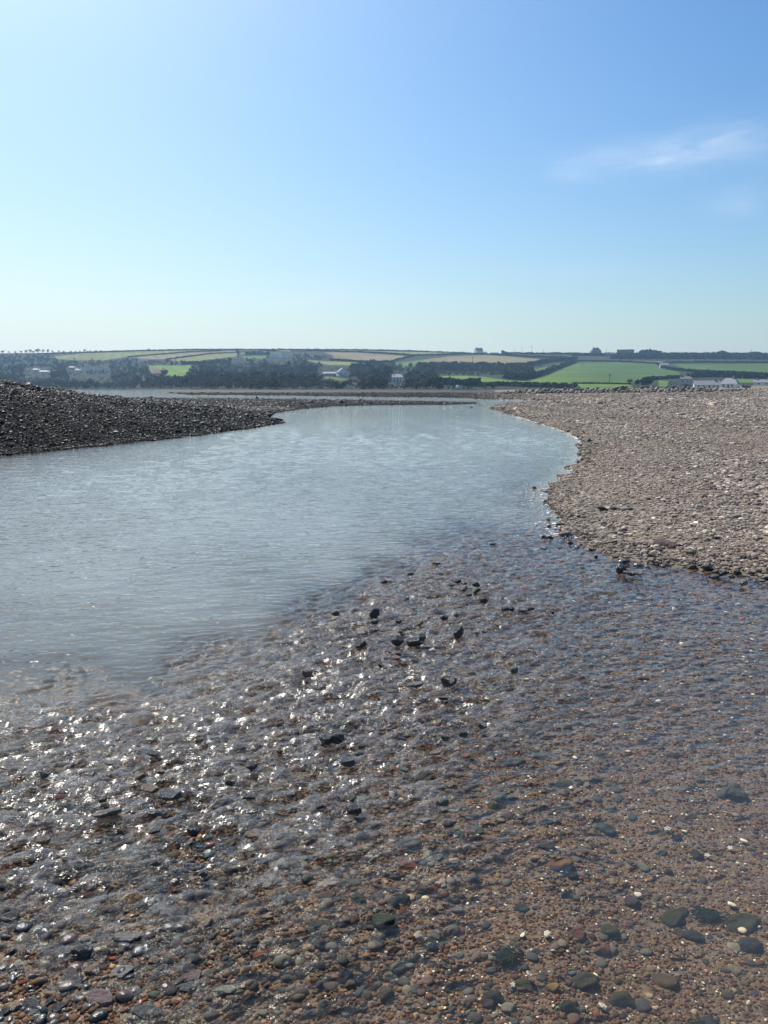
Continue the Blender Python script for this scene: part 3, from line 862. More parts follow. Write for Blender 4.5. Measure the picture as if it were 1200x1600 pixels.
# ------------------------------------------------------------------ hedgerows, one thing each
def hedge(pts, h_m, label, w_m=None, tone=EVERGREEN, group='hedgerows between the far fields', dense=1.0, seed=0):
    rg = np.random.default_rng(900 + seed)
    p = np.array(pts, float)
    d = np.concatenate([[0], np.cumsum(np.hypot(*(p[1:] - p[:-1]).T))])
    s = np.arange(0, d[-1], 1.0)
    px_, py_ = np.interp(s, d, p[:, 0]), np.interp(s, d, p[:, 1])
    X_, Y_, Z_ = hill_at(px_, py_)
    n_ = int(len(s) * 16 * dense)
    q = rg.uniform(0, len(s) - 1, n_); i0 = q.astype(int); fr = q - i0; i1 = np.minimum(i0 + 1, len(s) - 1)
    w_ = w_m or h_m * 1.2
    hv = h_m * (0.75 + .6 * np.clip(noise(q * .22, q * 0 + seed, 31 + seed) + .25, -.4, 1)) if True else h_m
    P_ = np.stack([X_[i0] * (1 - fr) + X_[i1] * fr + rg.normal(0, w_ * .3, n_), Y_[i0] * (1 - fr) + Y_[i1] * fr + rg.normal(0, w_ * .3, n_),
                   Z_[i0] * (1 - fr) + Z_[i1] * fr + hv * rg.random(n_) ** .8 - .2], 1)
    o_loc = P_.mean(0)
    v_, f_ = quads(P_ - o_loc, np.full(n_, .30 * h_m), rg, 1.2)
    cc = np.array(tone)[rg.integers(0, 3, n_)] * rg.uniform(.7, 1.3, n_)[:, None]
    o_ = link('hedgerow', mesh_from('hedgerow', v_, f_, [M_LEAF], False, np.repeat(cc, 4, 0)), None, o_loc)
    return tag(o_, label, 'hedge', group)


HEDGES = [
    ([(60, 553.5), (130, 551.5), (200, 549), (300, 547), (370, 546.8)], 2.4, 'dark hedge along the skyline at the left end of the hills', WINTER),
    ([(370, 546.8), (450, 546.7), (560, 547.2), (640, 548.8), (735, 552.6)], 2.2, 'thin hedge along the skyline left of the white farmhouse', SCRUB),
    ([(200, 558), (240, 554.5), (300, 550), (345, 548.5)], 2.0, 'hedge between the two pale fields at the upper left', EVERGREEN),
    ([(260, 562), (300, 557), (330, 553), (372, 551.5)], 2.2, 'hedge climbing below the striped pale field at the upper left', EVERGREEN),
    ([(375, 551), (420, 548.8), (432, 548.8)], 2.2, 'short hedge left of the white farm on the upper slope', EVERGREEN),
    ([(384, 554.5), (420, 554)], 4.0, 'thick hedge below the tall tower like tree', EVERGREEN),
    ([(285, 569.5), (330, 568), (350, 567)], 4.0, 'hedge above the bright green patch in the wood', EVERGREEN),
    ([(455, 549.2), (500, 549), (540, 550), (560, 550.2)], 2.2, 'hedge right of the white farm on the upper slope', EVERGREEN),
    ([(560, 550.4), (600, 552.5), (647, 556), (690, 555), (735, 553)], 2.6, 'hedge curving up to the white farmhouse on the skyline', EVERGREEN),
    ([(646, 557), (625, 562), (610, 566), (585, 567), (560, 566), (517, 563)], 2.8, 'hedge under the wide stubble field left of centre', EVERGREEN),
    ([(735, 553.6), (780, 555), (830, 558.5), (880, 559.5)], 2.8, 'hedge running right below the white farmhouse', EVERGREEN),
    ([(790, 553.2), (850, 553.4), (920, 554)], 3.0, 'hedge along the skyline behind the wooden poles', EVERGREEN),
    ([(655, 574), (700, 573), (760, 574), (815, 575.5), (835, 571), (862, 565.5), (900, 564)], 5.2, 'tall dark hedge below the stubble field', EVERGREEN),
    ([(660, 580), (720, 579), (770, 580), (815, 583), (828, 585)], 6.5, 'dark scrubby hedge above the bright green meadow', SCRUB),
    ([(790, 591), (815, 594), (840, 589), (870, 577), (900, 566)], 4.2, 'winding hedge left of the biggest green field', EVERGREEN),
    ([(672, 601), (700, 601.5), (745, 604)], 4.2, 'dark hedge behind the white van on the beach', EVERGREEN),
    ([(745, 604), (790, 603), (830, 605), (880, 606), (900, 607)], 2.6, 'brown hedge behind the left part of the rock armour', SCRUB),
    ([(893, 564.5), (945, 565), (985, 566), (1028, 568.5)], 1.9, 'hedge along the top of the biggest green field', EVERGREEN),
    ([(1038, 567), (1100, 566.5), (1200, 567.5), (1400, 567.5)], 2.2, 'hedge along the top of the right green field', EVERGREEN),
    ([(956, 561), (1030, 561), (1100, 561), (1200, 561.6), (1400, 562)], 5.0, 'broad dark hedge under the brown strip at the right', EVERGREEN),
    ([(895, 556.5), (950, 556), (1000, 556), (1060, 555.5), (1130, 555.5), (1200, 556.2), (1400, 556.4)], 4.2, 'dark hedge along the skyline at the right', EVERGREEN),
    ([(1028, 570), (1034, 575), (1052, 578.5), (1080, 581), (1110, 582.5), (1150, 584.5), (1200, 587), (1400, 590)], 2.6, 'hedge falling to the right above the white cottages', EVERGREEN),
    ([(895, 599.3), (930, 599.6), (985, 600.6)], 1.0, 'low hedge along the foot of the biggest green field', EVERGREEN),
    ([(1018, 594), (1040, 592), (1062, 591)], 2.6, 'hedge between the round dark tree and the grey house', EVERGREEN),
    ([(1080, 590), (1120, 589), (1160, 591), (1200, 592)], 3.6, 'dark hedge behind the white cottages', EVERGREEN),
]
for i, (pts, hm, lab, tone) in enumerate(HEDGES):
    hedge(pts, hm, lab, None, tone, seed=i)


# ------------------------------------------------------------------ single trees, each a crown on a trunk
def tube(pts, radii, sides=6):
    pts = np.array(pts, float); V_ = []
    for i, p in enumerate(pts):
        d = pts[min(i + 1, len(pts) - 1)] - pts[max(i - 1, 0)]; d /= np.linalg.norm(d) + 1e-9
        x = np.cross(d, (0.3, 1, 0.1)); x /= np.linalg.norm(x); y = np.cross(d, x)
        for k in range(sides):
            t = 2 * math.pi * k / sides
            V_.append(p + radii[i] * (math.cos(t) * x + math.sin(t) * y))
    F_ = [(i * sides + k, i * sides + (k + 1) % sides, (i + 1) * sides + (k + 1) % sides, (i + 1) * sides + k) for i in range(len(pts) - 1) for k in range(sides)]
    return np.array(V_), np.array(F_, np.int32)


def join(lst):
    vs, fs, off = [], [], 0
    for v_, f_ in lst:
        vs.append(v_); fs.append(f_ + off); off += len(v_)
    return np.concatenate(vs), np.concatenate(fs)


def tree(px_, py_, h_px, w_px, label, tone, leaves=220, bare=False, group=None, seed=0, low=False):
    rg = np.random.default_rng(1200 + seed)
    X_, Y_, Z_ = [float(v) for v in hill_at(px_, py_)]
    h_, w_ = h_px * Y_ / F, w_px * Y_ / F
    t_ = thing('bare_tree' if bare else 'tree', label, 'tree', (X_, Y_, Z_ - .2), 0, group)
    limbs = [tube([(0, 0, -.3), (.05 * h_ * rg.normal() * .3, 0, h_ * .35), (0, 0, h_ * .75)], [h_ * .035, h_ * .025, h_ * .008])]
    for k in range(7 if bare else 4):
        an = rg.uniform(0, 6.28); z0 = h_ * rg.uniform(.2, .5)
        e = np.array([math.cos(an) * w_ * .4, math.sin(an) * w_ * .4, z0 + h_ * rg.uniform(.2, .42)])
        limbs.append(tube([(0, 0, z0), e * np.array([.5, .5, .55]) + np.array([0, 0, z0 * .45]), e], [h_ * .016, h_ * .011, h_ * .004], 5))
    v_, f_ = join(limbs)
    link('trunk', mesh_from('trunk', v_, f_, [M_BARK], True), t_)
    z0 = 0 if low else .22 * h_
    P_, wh = crown_points(leaves, w_ * 1.1, (h_ - z0) * 1.08, rg, 11); P_[:, 2] += z0
    v_, f_ = quads(P_, np.full(leaves, w_ * (.035 if bare else .075)), rg, 2.2 if bare else 1.2)
    cc = np.array(tone)[rg.integers(0, 3, leaves)] * rg.uniform(.6, 1.4, 11)[wh][:, None]
    link('crown', mesh_from('crown', v_, f_, [M_LEAF], False, np.repeat(cc, 4, 0)), t_)
    return t_


TREES = [
    (1009, 603, 17, 27, 'big round dark evergreen tree behind the rock armour', EVERGREEN, 500, False, True),
    (984, 603, 11, 13, 'small grey bare tree left of the big round evergreen', WINTER, 240, True, False),
    (996, 602, 10, 12, 'dark bushy tree touching the left side of the round evergreen', EVERGREEN, 240, False, True),
    (789, 554, 7, 12, 'dome shaped bush on the skyline right of the white farmhouse', EVERGREEN, 240, False, True),
    (372, 560, 15, 6, 'tall narrow tree standing above the wood like a tower', WINTER, 260, False, True),
    (1088, 592, 13, 13, 'bare dark tree behind the gap between grey house and cottages', WINTER, 260, True, False),
    (1076, 607, 6, 13, 'dark bush in front of the tall grey house', EVERGREEN, 180, False, True),
    (608, 588, 17, 15, 'dark evergreen just left of the white cottage in the wood', EVERGREEN, 300, False, True),
    (625, 579, 13, 9, 'thin bare tree behind the white cottage', WINTER, 200, True, False),
    (640, 580, 15, 11, 'taller bare tree right of and behind the white cottage', WINTER, 240, True, False),
    (655, 579, 13, 10, 'bare tree at the lower edge of the stubble field', WINTER, 220, True, False),
    (736, 574, 6, 9, 'small round tree on the hedge under the stubble field', EVERGREEN, 160, False, True),
    (822, 589, 8, 7, 'small dark tree in the winding hedge', EVERGREEN, 160, False, True),
    (560, 590, 15, 16, 'leafless tree right of the white gabled house', WINTER, 260, True, False),
    (575, 577, 12, 14, 'dark tree uphill of the white gabled house', EVERGREEN, 240, False, True),
    (950, 556, 6, 8, 'small bush beside the stone farmhouse on the skyline', EVERGREEN, 140, False, True),
    (1012, 556.5, 8, 40, 'wide low dark thicket on the skyline right of the barn', EVERGREEN, 420, False, True),
    (1042, 556, 5, 9, 'small dark bush on the skyline right of the wide thicket', EVERGREEN, 140, False, True),
    (1128, 555.5, 6, 22, 'low rounded thicket on the skyline above the right field', EVERGREEN, 260, False, True),
    (1180, 556, 6, 24, 'low rounded thicket at the right end of the skyline', EVERGREEN, 260, False, True),
    (1165, 606, 5, 14, 'brown bush beside the white hip roofed cottage', SCRUB, 160, False, True),
    (116, 564, 6, 5, 'lone bare tree in the upper left pale field', WINTER, 140, True, False),
    (335, 584, 12, 14, 'pale bare tree right of the bright green patch', WINTER, 240, True, False),
    (450, 577, 14, 14, 'bare tree in the wood below the white farm', WINTER, 240, True, False),
    (475, 577, 14, 15, 'bare tree with greenish crown below the white farm', SCRUB, 240, True, False),
    (215, 600, 12, 14, 'pale bare tree low in the wood near the shore', WINTER, 240, True, False),
]
for i, (a1, a2, a3, a4, lab, tone, nl, bare, low) in enumerate(TREES):
    tree(a1, a2, a3, a4, lab, tone, nl, bare, None, i, low)
# leafless trees along the skyline at the left
rg = np.random.default_rng(77)
sky_x = [4, 14, 24, 33, 41, 47, 52, 60, 67, 74, 82, 92, 100, 111, 118, 125, 133, 141, 150, 158, 166, 175, 183, 206, 214, 232]
for i, x_ in enumerate(sky_x):
    hp_ = rg.uniform(4, 7) * (1.15 if 40 < x_ < 80 else 1) * (.7 if x_ > 140 else 1)
    tree(x_, float(np.interp(x_, _hp, _hs)) + 1.2, hp_, hp_ * rg.uniform(.9, 1.4), 'small leafless tree in the row along the left skyline', WINTER, 150, True, 'leafless trees along the left skyline', 100 + i)
# ------------------------------------------------------------------ buildings
def plaster(name, col, rough=.85, var=.25):
    m = Mat(name); c = m.coords(); nz = m.noise(.9, 4, .65, c)
    k = m.math('ADD', m.math('MULTIPLY', nz, var * 2), 1 - var)
    m.bsdf(m.mix(1.0, col, m.n('ShaderNodeCombineColor', i_0=k, i_1=k, i_2=k).outputs[0], 'MULTIPLY'), rough, .3)
    return m.m


def slate(name, col):
    m = Mat(name); c = m.coords()
    b = m.n('ShaderNodeTexBrick'); b.inputs['Scale'].default_value = 2.4; m.put(b.inputs['Vector'], c)
    m.put(b.inputs['Color1'], col); m.put(b.inputs['Color2'], tuple(v * .7 for v in col)); m.put(b.inputs['Mortar'], tuple(v * .4 for v in col))
    m.bsdf(b.outputs[0], .6, .4)
    return m.m


MW = plaster('white_render', (.78, .78, .76)); MCRM = plaster('cream_render', (.80, .74, .56)); MSTONE = plaster('grey_stone', (.16, .15, .14), .9, .5)
MGREY = plaster('grey_render', (.36, .37, .38)); MROOF = slate('slate_roof', (.13, .13, .145)); MPALE = slate('pale_slate_roof', (.26, .26, .28)); MDARK = plaster('dark_timber', (.05, .05, .05))
MCON = plaster('concrete', (.42, .40, .37)); MRED = plaster('red_paint', (.45, .09, .05)); MGREEN = plaster('pale_green_paint', (.34, .40, .32))
g = Mat('window_glass'); g.bsdf((.03, .035, .04), .08, .6); MGLASS = g.m
mp = Mat('pole_timber'); mp.bsdf((.05, .042, .034), .9, .2); MPOLE = mp.m
MFRAME = plaster('window_frame', (.8, .8, .8), .5, .05)


def box(x0, x1, y0, y1, z0, z1):
    v = np.array([(x, y, z) for z in (z0, z1) for y in (y0, y1) for x in (x0, x1)], float)
    f = np.array([(0, 2, 3, 1), (4, 5, 7, 6), (0, 1, 5, 4), (2, 6, 7, 3), (0, 4, 6, 2), (1, 3, 7, 5)], np.int32)
    return v, f


def poly_mesh(name, verts, faces, mat, parent=None, loc=None):
    me = bpy.data.meshes.new(name); me.from_pydata([tuple(v) for v in verts], [], [tuple(f) for f in faces]); me.materials.append(mat); me.update()
    return link(name, me, parent, loc)


def put_box(name, mat, parent, *b):
    v, f = box(*b); return link(name, mesh_from(name, v, f, [mat], False), parent)


def window(parent, x, z, w_, h_, yf):
    o_ = put_box('window', MGLASS, parent, x - w_ / 2, x + w_ / 2, yf - .03, yf + .02, z, z + h_)
    t = .14
    v, f = join([box(x - w_ / 2 - t, x + w_ / 2 + t, yf - .07, yf + .02, z + h_, z + h_ + t), box(x - w_ / 2 - t, x + w_ / 2 + t, yf - .10, yf + .02, z - t, z),
                 box(x - w_ / 2 - t, x - w_ / 2, yf - .07, yf + .02, z, z + h_), box(x + w_ / 2, x + w_ / 2 + t, yf - .07, yf + .02, z, z + h_)])
    link('frame', mesh_from('frame', v, f, [MFRAME], False), o_)
    return o_


def house(name, label, cat, px, py, w_px, wall_px, roof_px, depth=None, ridge='x', wall=MW, roof=MROOF, chimneys=(), windows=(), door=None, rz=0.0, group=None, flat=False, hip=False):
    X_, Y_, Z_ = [float(v) for v in hill_at(px, py)]
    s = Y_ / F; W = w_px * s; Hw = wall_px * s; Hr = roof_px * s; D_ = depth or min(W * .6, 8)
    face = math.atan2(X_, Y_)
    t_ = thing(name, label, cat, (X_, Y_, Z_), -face + rz, group)
    hw, hd = W / 2, D_ / 2
    if flat:
        put_box('wall', wall, t_, -hw, hw, -hd, hd, -2.5, Hw)
        rf = put_box('roof', roof, t_, -hw - .2, hw + .2, -hd - .2, hd + .2, Hw, Hw + max(Hr, .3))
    else:
        if hip:
            put_box('wall', wall, t_, -hw, hw, -hd, hd, -2.5, Hw)
            k = .55
            v = [(-hw - .3, -hd - .3, Hw), (hw + .3, -hd - .3, Hw), (hw + .3, hd + .3, Hw), (-hw - .3, hd + .3, Hw), (-hw * k, 0, Hw + Hr), (hw * k, 0, Hw + Hr)]
            rf = poly_mesh('roof', v, [(0, 1, 5, 4), (2, 3, 4, 5), (1, 2, 5), (3, 0, 4), (3, 2, 1, 0)], roof, t_)
        else:
            a_, b_ = (hw, hd) if ridge == 'x' else (hd, hw)      # along the ridge, across it
            def R(p): return p if ridge == 'x' else (-p[1], p[0], p[2])
            v = [(-a_, -b_, -2.5), (a_, -b_, -2.5), (a_, b_, -2.5), (-a_, b_, -2.5), (-a_, -b_, Hw), (a_, -b_, Hw), (a_, b_, Hw), (-a_, b_, Hw), (-a_, 0, Hw + Hr - .05), (a_, 0, Hw + Hr - .05)]
            poly_mesh('wall', [R(p) for p in v], [(0, 1, 5, 4), (2, 3, 7, 6), (1, 2, 6, 9, 5), (3, 0, 4, 8, 7), (3, 2, 1, 0)], wall, t_)
            o_ = .3; sl_ = Hr / b_; zo = Hw - o_ * sl_; th = .22
            sec = [(-b_ - o_, zo), (0, Hw + Hr), (b_ + o_, zo), (b_ + o_, zo + th), (0, Hw + Hr + th), (-b_ - o_, zo + th)]
            v = [R((x, y, z)) for x in (-a_ - .25, a_ + .25) for (y, z) in sec]
            fcs = [(i, (i + 1) % 6, 6 + (i + 1) % 6, 6 + i) for i in range(6)] + [(0, 5, 4, 1), (1, 4, 3, 2), (6, 7, 10, 11), (7, 8, 9, 10)]
            rf = poly_mesh('roof', v, fcs, roof, t_)
    for cx in chimneys:
        zc = Hw + Hr
        x_, y_ = (cx * hw, 0) if ridge == 'x' or hip else (0, cx * hd)
        ch = put_box('chimney', MSTONE if wall is not MW else MGREY, rf, x_ - .45, x_ + .45, y_ - .4, y_ + .4, zc - .7, zc + 1.3)
    for (fx, fz, ww, wh) in windows:
        window(t_, fx * hw, fz * Hw, ww, wh, -hd)
    if door is not None:
        put_box('door', MDARK, t_, door * hw - .45, door * hw + .45, -hd - .05, -hd + .02, .02, 2.0)
    return t_


win2 = ((-.6, .55, .9, 1.1), (0, .55, .9, 1.1), (.6, .55, .9, 1.1), (-.6, .12, 1.0, 1.2), (.6, .12, 1.0, 1.2))
win1 = ((-.65, .35, 1.0, 1.1), (-.25, .35, 1.0, 1.1), (.55, .35, 1.1, 1.1))
# skyline farm
house('farmhouse', 'white farmhouse with two chimneys standing on the skyline', 'house', 748, 553.4, 11, 5.5, 3.6, 8, 'x', MW, MROOF, (-.8, .8), ((-.5, .5, .9, 1.1), (.5, .5, .9, 1.1), (-.5, .1, .9, 1.1)), .1, .5)
house('farm_shed', 'long low shed joined to the right of the white farmhouse', 'shed', 757, 553.6, 8, 2.4, 1.3, 5, 'x', MW, MROOF, (), ((0, .3, .9, .8),))
house('farm_shed', 'low grey outbuilding furthest right of the white farmhouse', 'shed', 772, 554, 13, 2, 1.1, 5, 'x', MGREY, MROOF, (), ((-.4, .3, .9, .8),))
house('farmhouse', 'dark stone house with two chimneys on the skyline at the right', 'house', 930.5, 553.8, 15, 4.6, 5.4, 9, 'x', MSTONE, MROOF, (-.45, .25), ((-.5, .3, 1, 1.2), (.5, .3, 1, 1.2)), 0, .35, None, False, True)
house('barn', 'broad dark flat topped barn on the skyline', 'barn', 977, 555.4, 25, 7.5, 1.2, 12, 'x', MSTONE, MROOF, (), (), None, 0, None, True)
house('barn', 'lower dark shed joined to the left of the flat topped barn', 'barn', 952, 556, 16, 3.2, 1.8, 7, 'x', MSTONE, MROOF, (), ())
house('shed', 'small red shed in front of the dark barn', 'shed', 962.5, 558.6, 4.5, 3.6, 1.4, 4, 'y', MRED, MROOF, (), (), None)
house('shed', 'tiny white hut below the skyline thicket right of the barn', 'shed', 1007, 556.5, 3, 1.6, .8, 3, 'x', MW, MPALE)
house('barn', 'grey stone building with dark doorway between the two big green fields', 'barn', 1037, 574.8, 12, 4.2, 3.0, 7, 'x', MGREY, MPALE, (), ((.45, .3, 1.0, 1.2),), -.55, .2)
house('house', 'tall grey two storey house beside the white cottages', 'house', 1071, 604.5, 16, 11.5, 4, 6, 'x', MGREY, MROOF, (-.85, .85), ((-.5, .56, 1.0, 1.2), (.35, .56, 1.0, 1.2), (-.5, .14, 1.0, 1.2), (.35, .14, 1.0, 1.2)), -.05)
house('shed', 'small pale green gabled shed left of the tall grey house', 'shed', 1049, 603.5, 11, 4.2, 3.6, 4, 'y', MGREEN, MPALE, (), ((0, .3, .9, .9),))
house('cottage', 'long cream cottage with pale slate roof and one chimney', 'cottage', 1103, 607, 36, 5.0, 6.5, 7, 'x', MCRM, MPALE, (.7,), win1 + ((.85, .35, .9, 1.0),), .2, .12)
house('cottage', 'white hip roofed cottage with one central chimney', 'cottage', 1140, 606.4, 25, 6.4, 9.0, 8, 'x', MW, MPALE, (.35,), ((-.55, .35, 1.2, 1.2), (.45, .35, 1.2, 1.2)), 0, -.2, None, False, True)
house('cottage', 'low white cottage with two chimneys at the right edge', 'cottage', 1194, 602, 30, 4.2, 4.0, 6, 'x', MW, MPALE, (-.75, .3), ((-.5, .3, 1, 1), (.2, .3, 1, 1)))
house('shed', 'white flat roofed shed behind the long cream cottage', 'shed', 1091, 598.5, 7, 4.2, .6, 4, 'x', MW, MPALE, (), (), None, 0, None, True)
house('shed', 'white flat roofed shed between the two front cottages', 'shed', 1126, 598.5, 11, 4.4, .6, 4, 'x', MW, MPALE, (), (), None, 0, None, True)
# wooded slope
house('cottage', 'white cottage with tall windows low in the wood', 'cottage', 621, 597, 16, 7.2, 4.6, 7, 'x', MW, MPALE, (-.8, .8), ((-.6, .5, 1, 1.3), (-.05, .5, 1, 1.3), (.55, .5, 1, 1.3), (-.6, .1, 1, 1.3), (.55, .1, 1, 1.3)), 0)
house('house', 'white gabled house facing the shore from the wood', 'house', 534.5, 587, 15, 5.2, 6.0, 8, 'y', MW, MROOF, (), ((-.4, .3, 1.3, 1.4), (.4, .3, 1.3, 1.4)), None, .25)
house('house', 'low pale wing joined to the white gabled house', 'house', 515, 587.5, 20, 3.6, 2.4, 6, 'x', MGREY, MPALE, (), ((-.5, .3, 1, 1), (0, .3, 1, 1), (.5, .3, 1, 1)))
house('farmhouse', 'white farm standing alone high on the slope left of centre', 'house', 431, 558, 15, 4, 3, 7, 'x', MW, MROOF, (-.8,), ((-.5, .3, 1.2, 1.2), (.3, .3, 1.2, 1.2)), 0)
house('farm_shed', 'white shed just right of the high white farm', 'shed', 445, 558.3, 11, 4, 2.6, 6, 'y', MW, MROOF, (), ((0, .3, 1.4, 1.4),))
for i in range(6):
    house('terraced_house', 'white gabled house in the row of six in the left wood', 'house', 136.5 + i * 6.0, 583.2, 5.8, 4.4, 2.9, 7, 'y', MGREY if i % 3 == 1 else MW, MROOF, (), ((-.35, .5, 1.0, 1.1), (.35, .5, 1.0, 1.1)), 0, .1, 'row of white houses in the left wood')
for i, (a_, b_, c_, lab) in enumerate(((122, 581.5, 8, 'small white house just left of the row of six'), (57, 581, 9, 'small white house alone in the wood at far left'), (113, 577.5, 8, 'grey roofed house uphill left of the row of six'),
                                       (70, 584, 14, 'low pale house at the left above the heaped bank'))):
    house('house', lab, 'house', a_, b_, c_, 2.8, 2.2, 6, 'x', MW if i != 2 else MGREY, MROOF, (.7,), ((-.4, .3, 1.2, 1.1), (.4, .3, 1.2, 1.1)))
# shore wall fragments, pale in the dark wood edge
for i, (a_, b_, w_, lab) in enumerate(((136, 602.5, 24, 'long pale stone wall at the foot of the left wood'), (105, 602, 10, 'short pale stone wall left of the long one at the shore'), (334, 595, 22, 'pale stone wall low in the wood left of centre'),
                                       (726, 611, 37, 'pale concrete slipway wall under the white van'))):
    X_, Y_, Z_ = [float(v) for v in hill_at(a_, b_)]
    W = w_ * Y_ / F
    t_ = thing('sea_wall', lab, 'wall', (X_, Y_, Z_), -math.atan2(X_, Y_))
    put_box('wall_face', MCON, t_, -W / 2, W / 2, -.4, .4, -1.5, .85); put_box('coping', MGREY, t_, -W / 2 - .1, W / 2 + .1, -.5, .5, .85, 1.02)

# gate posts of the shore garden and the pillar by the slip
for i, (a_, lab) in enumerate(((553, 'left one of two white posts on the shore below the wood'), (558.5, 'right one of two white posts on the shore below the wood'))):
    X_, Y_, Z_ = [float(v) for v in hill_at(a_, 596)]
    t_ = thing('gate_post', lab, 'post', (X_, Y_, Z_))
    put_box('shaft', MW, t_, -.35, .35, -.35, .35, -1, 1.7); put_box('cap', MGREY, t_, -.45, .45, -.45, .45, 1.7, 1.95)
X_, Y_, Z_ = [float(v) for v in hill_at(705, 611)]
t_ = thing('pillar', 'grey stone pillar at the left end of the slipway wall', 'pillar', (X_, Y_, Z_))
put_box('shaft', MCON, t_, -.6, .6, -.6, .6, -1, 2.4); put_box('cap', MGREY, t_, -.75, .75, -.75, .75, 2.4, 2.7)
house('beach_hut', 'flat roofed grey beach hut behind the slipway', 'hut', 733, 609.3, 9, 3.2, .6, 3, 'x', MGREY, MPALE, (), (), -.3, 0, None, True)

# white van
X_, Y_, Z_ = [float(v) for v in hill_at(718.6, 607.2)]
t_ = thing('parked_van', 'white van parked by the slipway at the edge of the beach', 'van', (X_, Y_, Z_ + .1), .5)
sec = [(-2.1, .35), (2.1, .35), (2.15, .95), (1.5, 1.05), (1.0, 1.75), (-2.0, 1.85), (-2.15, 1.0)]
n_ = len(sec); vv = [(x, y, z) for y in (-.88, .88) for (x, z) in sec]
poly_mesh('body', vv, [tuple(range(n_)), tuple(range(2 * n_ - 1, n_ - 1, -1))] + [(i, n_ + i, n_ + (i + 1) % n_, (i + 1) % n_) for i in range(n_)], MW, t_)
put_box('side_window', MGLASS, t_, -.2, .9, -.90, -.86, 1.1, 1.6)
for x_ in (-1.3, 1.3):
    for y_ in (-.85, .85):
        v_, f_ = tube([(x_, y_ - .1, .33), (x_, y_ + .1, .33)], [.33, .33], 14)
        wh_ = link('wheel', mesh_from('wheel', v_, f_, [MDARK], False), t_)
        v_, f_ = tube([(x_, y_ - .11, .33), (x_, y_ + .11, .33)], [.18, .16], 10); link('rim', mesh_from('rim', v_, f_, [MGREY], False), wh_)

# poles
POLES = [(803.5, 553.8, 7.5, 'shortest of the poles on the skyline right of the dome bush'), (815.5, 553.8, 10.5, 'second wooden pole on the skyline right of the dome bush'), (830.5, 553.8, 12.5, 'tallest wooden pole on the skyline'),
         (849, 554, 8, 'wooden pole on the skyline furthest right of the dome bush'), (947, 555, 10.5, 'thin pole on the skyline between stone house and barn'), (909.5, 574, 10.5, 'wooden pole in the upper left of the biggest green field'),
         (952.5, 599.5, 15, 'tall wooden pole at the foot of the biggest green field'), (738.5, 573, 16, 'wooden pole crossing the stubble field below the white farmhouse'), (632.5, 562, 11, 'thin pole in the field left of the stubble field'),
         (1100, 556, 8, 'thin pole on the skyline above the right green field'), (1173, 556, 10, 'thin pole between the two thickets on the right skyline')]
for (a_, b_, h_, lab) in POLES:
    X_, Y_, Z_ = [float(v) for v in hill_at(a_, b_)]
    hm = h_ * Y_ / F
    t_ = thing('utility_pole', lab, 'pole', (X_, Y_, Z_), -.3, 'overhead line poles')
    v_, f_ = tube([(0, 0, -1), (0, 0, hm)], [.24, .17], 7); link('shaft', mesh_from('shaft', v_, f_, [MPOLE], True), t_)
    put_box('crossarm', MPOLE, t_, -1.0, 1.0, -.26, -.1, hm - .9, hm - .65)

# ------------------------------------------------------------------ rocks
mk = Mat('stone_wet'); oi = mk.n('ShaderNodeObjectInfo'); tc_ = mk.n('ShaderNodeTexCoord')
nz1 = mk.noise(2.2, 5, .65, tc_.outputs['Object']); nz2 = mk.noise(7, 4, .65, tc_.outputs['Object'])
k = mk.math('ADD', mk.math('MULTIPLY', nz1, 1.2), .4)
mk.bsdf(mk.mix(1.0, oi.outputs['Color'], mk.n('ShaderNodeCombineColor', i_0=k, i_1=k, i_2=k).outputs[0], 'MULTIPLY'), mk.math('ADD', mk.math('MULTIPLY', nz2, .35), .12), .5,
        mk.bump(mk.math('ADD', nz2, nz1), .05, .5))
M_STONE = mk.m
mk = Mat('stone_drowned'); oi = mk.n('ShaderNodeObjectInfo'); tc_ = mk.n('ShaderNodeTexCoord')
nz1 = mk.noise(2.2, 5, .65, tc_.outputs['Object'])
k = mk.math('ADD', mk.math('MULTIPLY', nz1, 1.3), .5)
mk.bsdf(mk.mix(1.0, oi.outputs['Color'], mk.n('ShaderNodeCombineColor', i_0=k, i_1=k, i_2=k).outputs[0], 'MULTIPLY'), .85, .05, mk.bump(nz1, .05, .4))
M_DROWN = mk.m
mk = Mat('stone_dry'); oi = mk.n('ShaderNodeObjectInfo'); tc_ = mk.n('ShaderNodeTexCoord')
nz1 = mk.noise(2.2, 5, .65, tc_.outputs['Object']); nz2 = mk.noise(8, 4, .65, tc_.outputs['Object'])
k = mk.math('ADD', mk.math('MULTIPLY', nz1, 1.2), .4)
mk.bsdf(mk.mix(1.0, oi.outputs['Color'], mk.n('ShaderNodeCombineColor', i_0=k, i_1=k, i_2=k).outputs[0], 'MULTIPLY'), .8, .3, mk.bump(nz2, .05, .7))
M_ROCK = mk.m
rsh = np.random.default_rng(404)


def shape_set(n_, cuts, sharp, flat, asp, mat, flat_top=False, sub=3, lump=.1):
    out = []
    v, f = ICO[sub]
    for _ in range(n_):
        p = rock_shape(v, rsh, cuts, sharp, lump, flat_top) * np.array([.5, .5 * asp * rsh.uniform(.85, 1.15), .5 * flat * rsh.uniform(.85, 1.15)])
        out.append(mesh_from('stone', p, f, [mat], True))
    return out


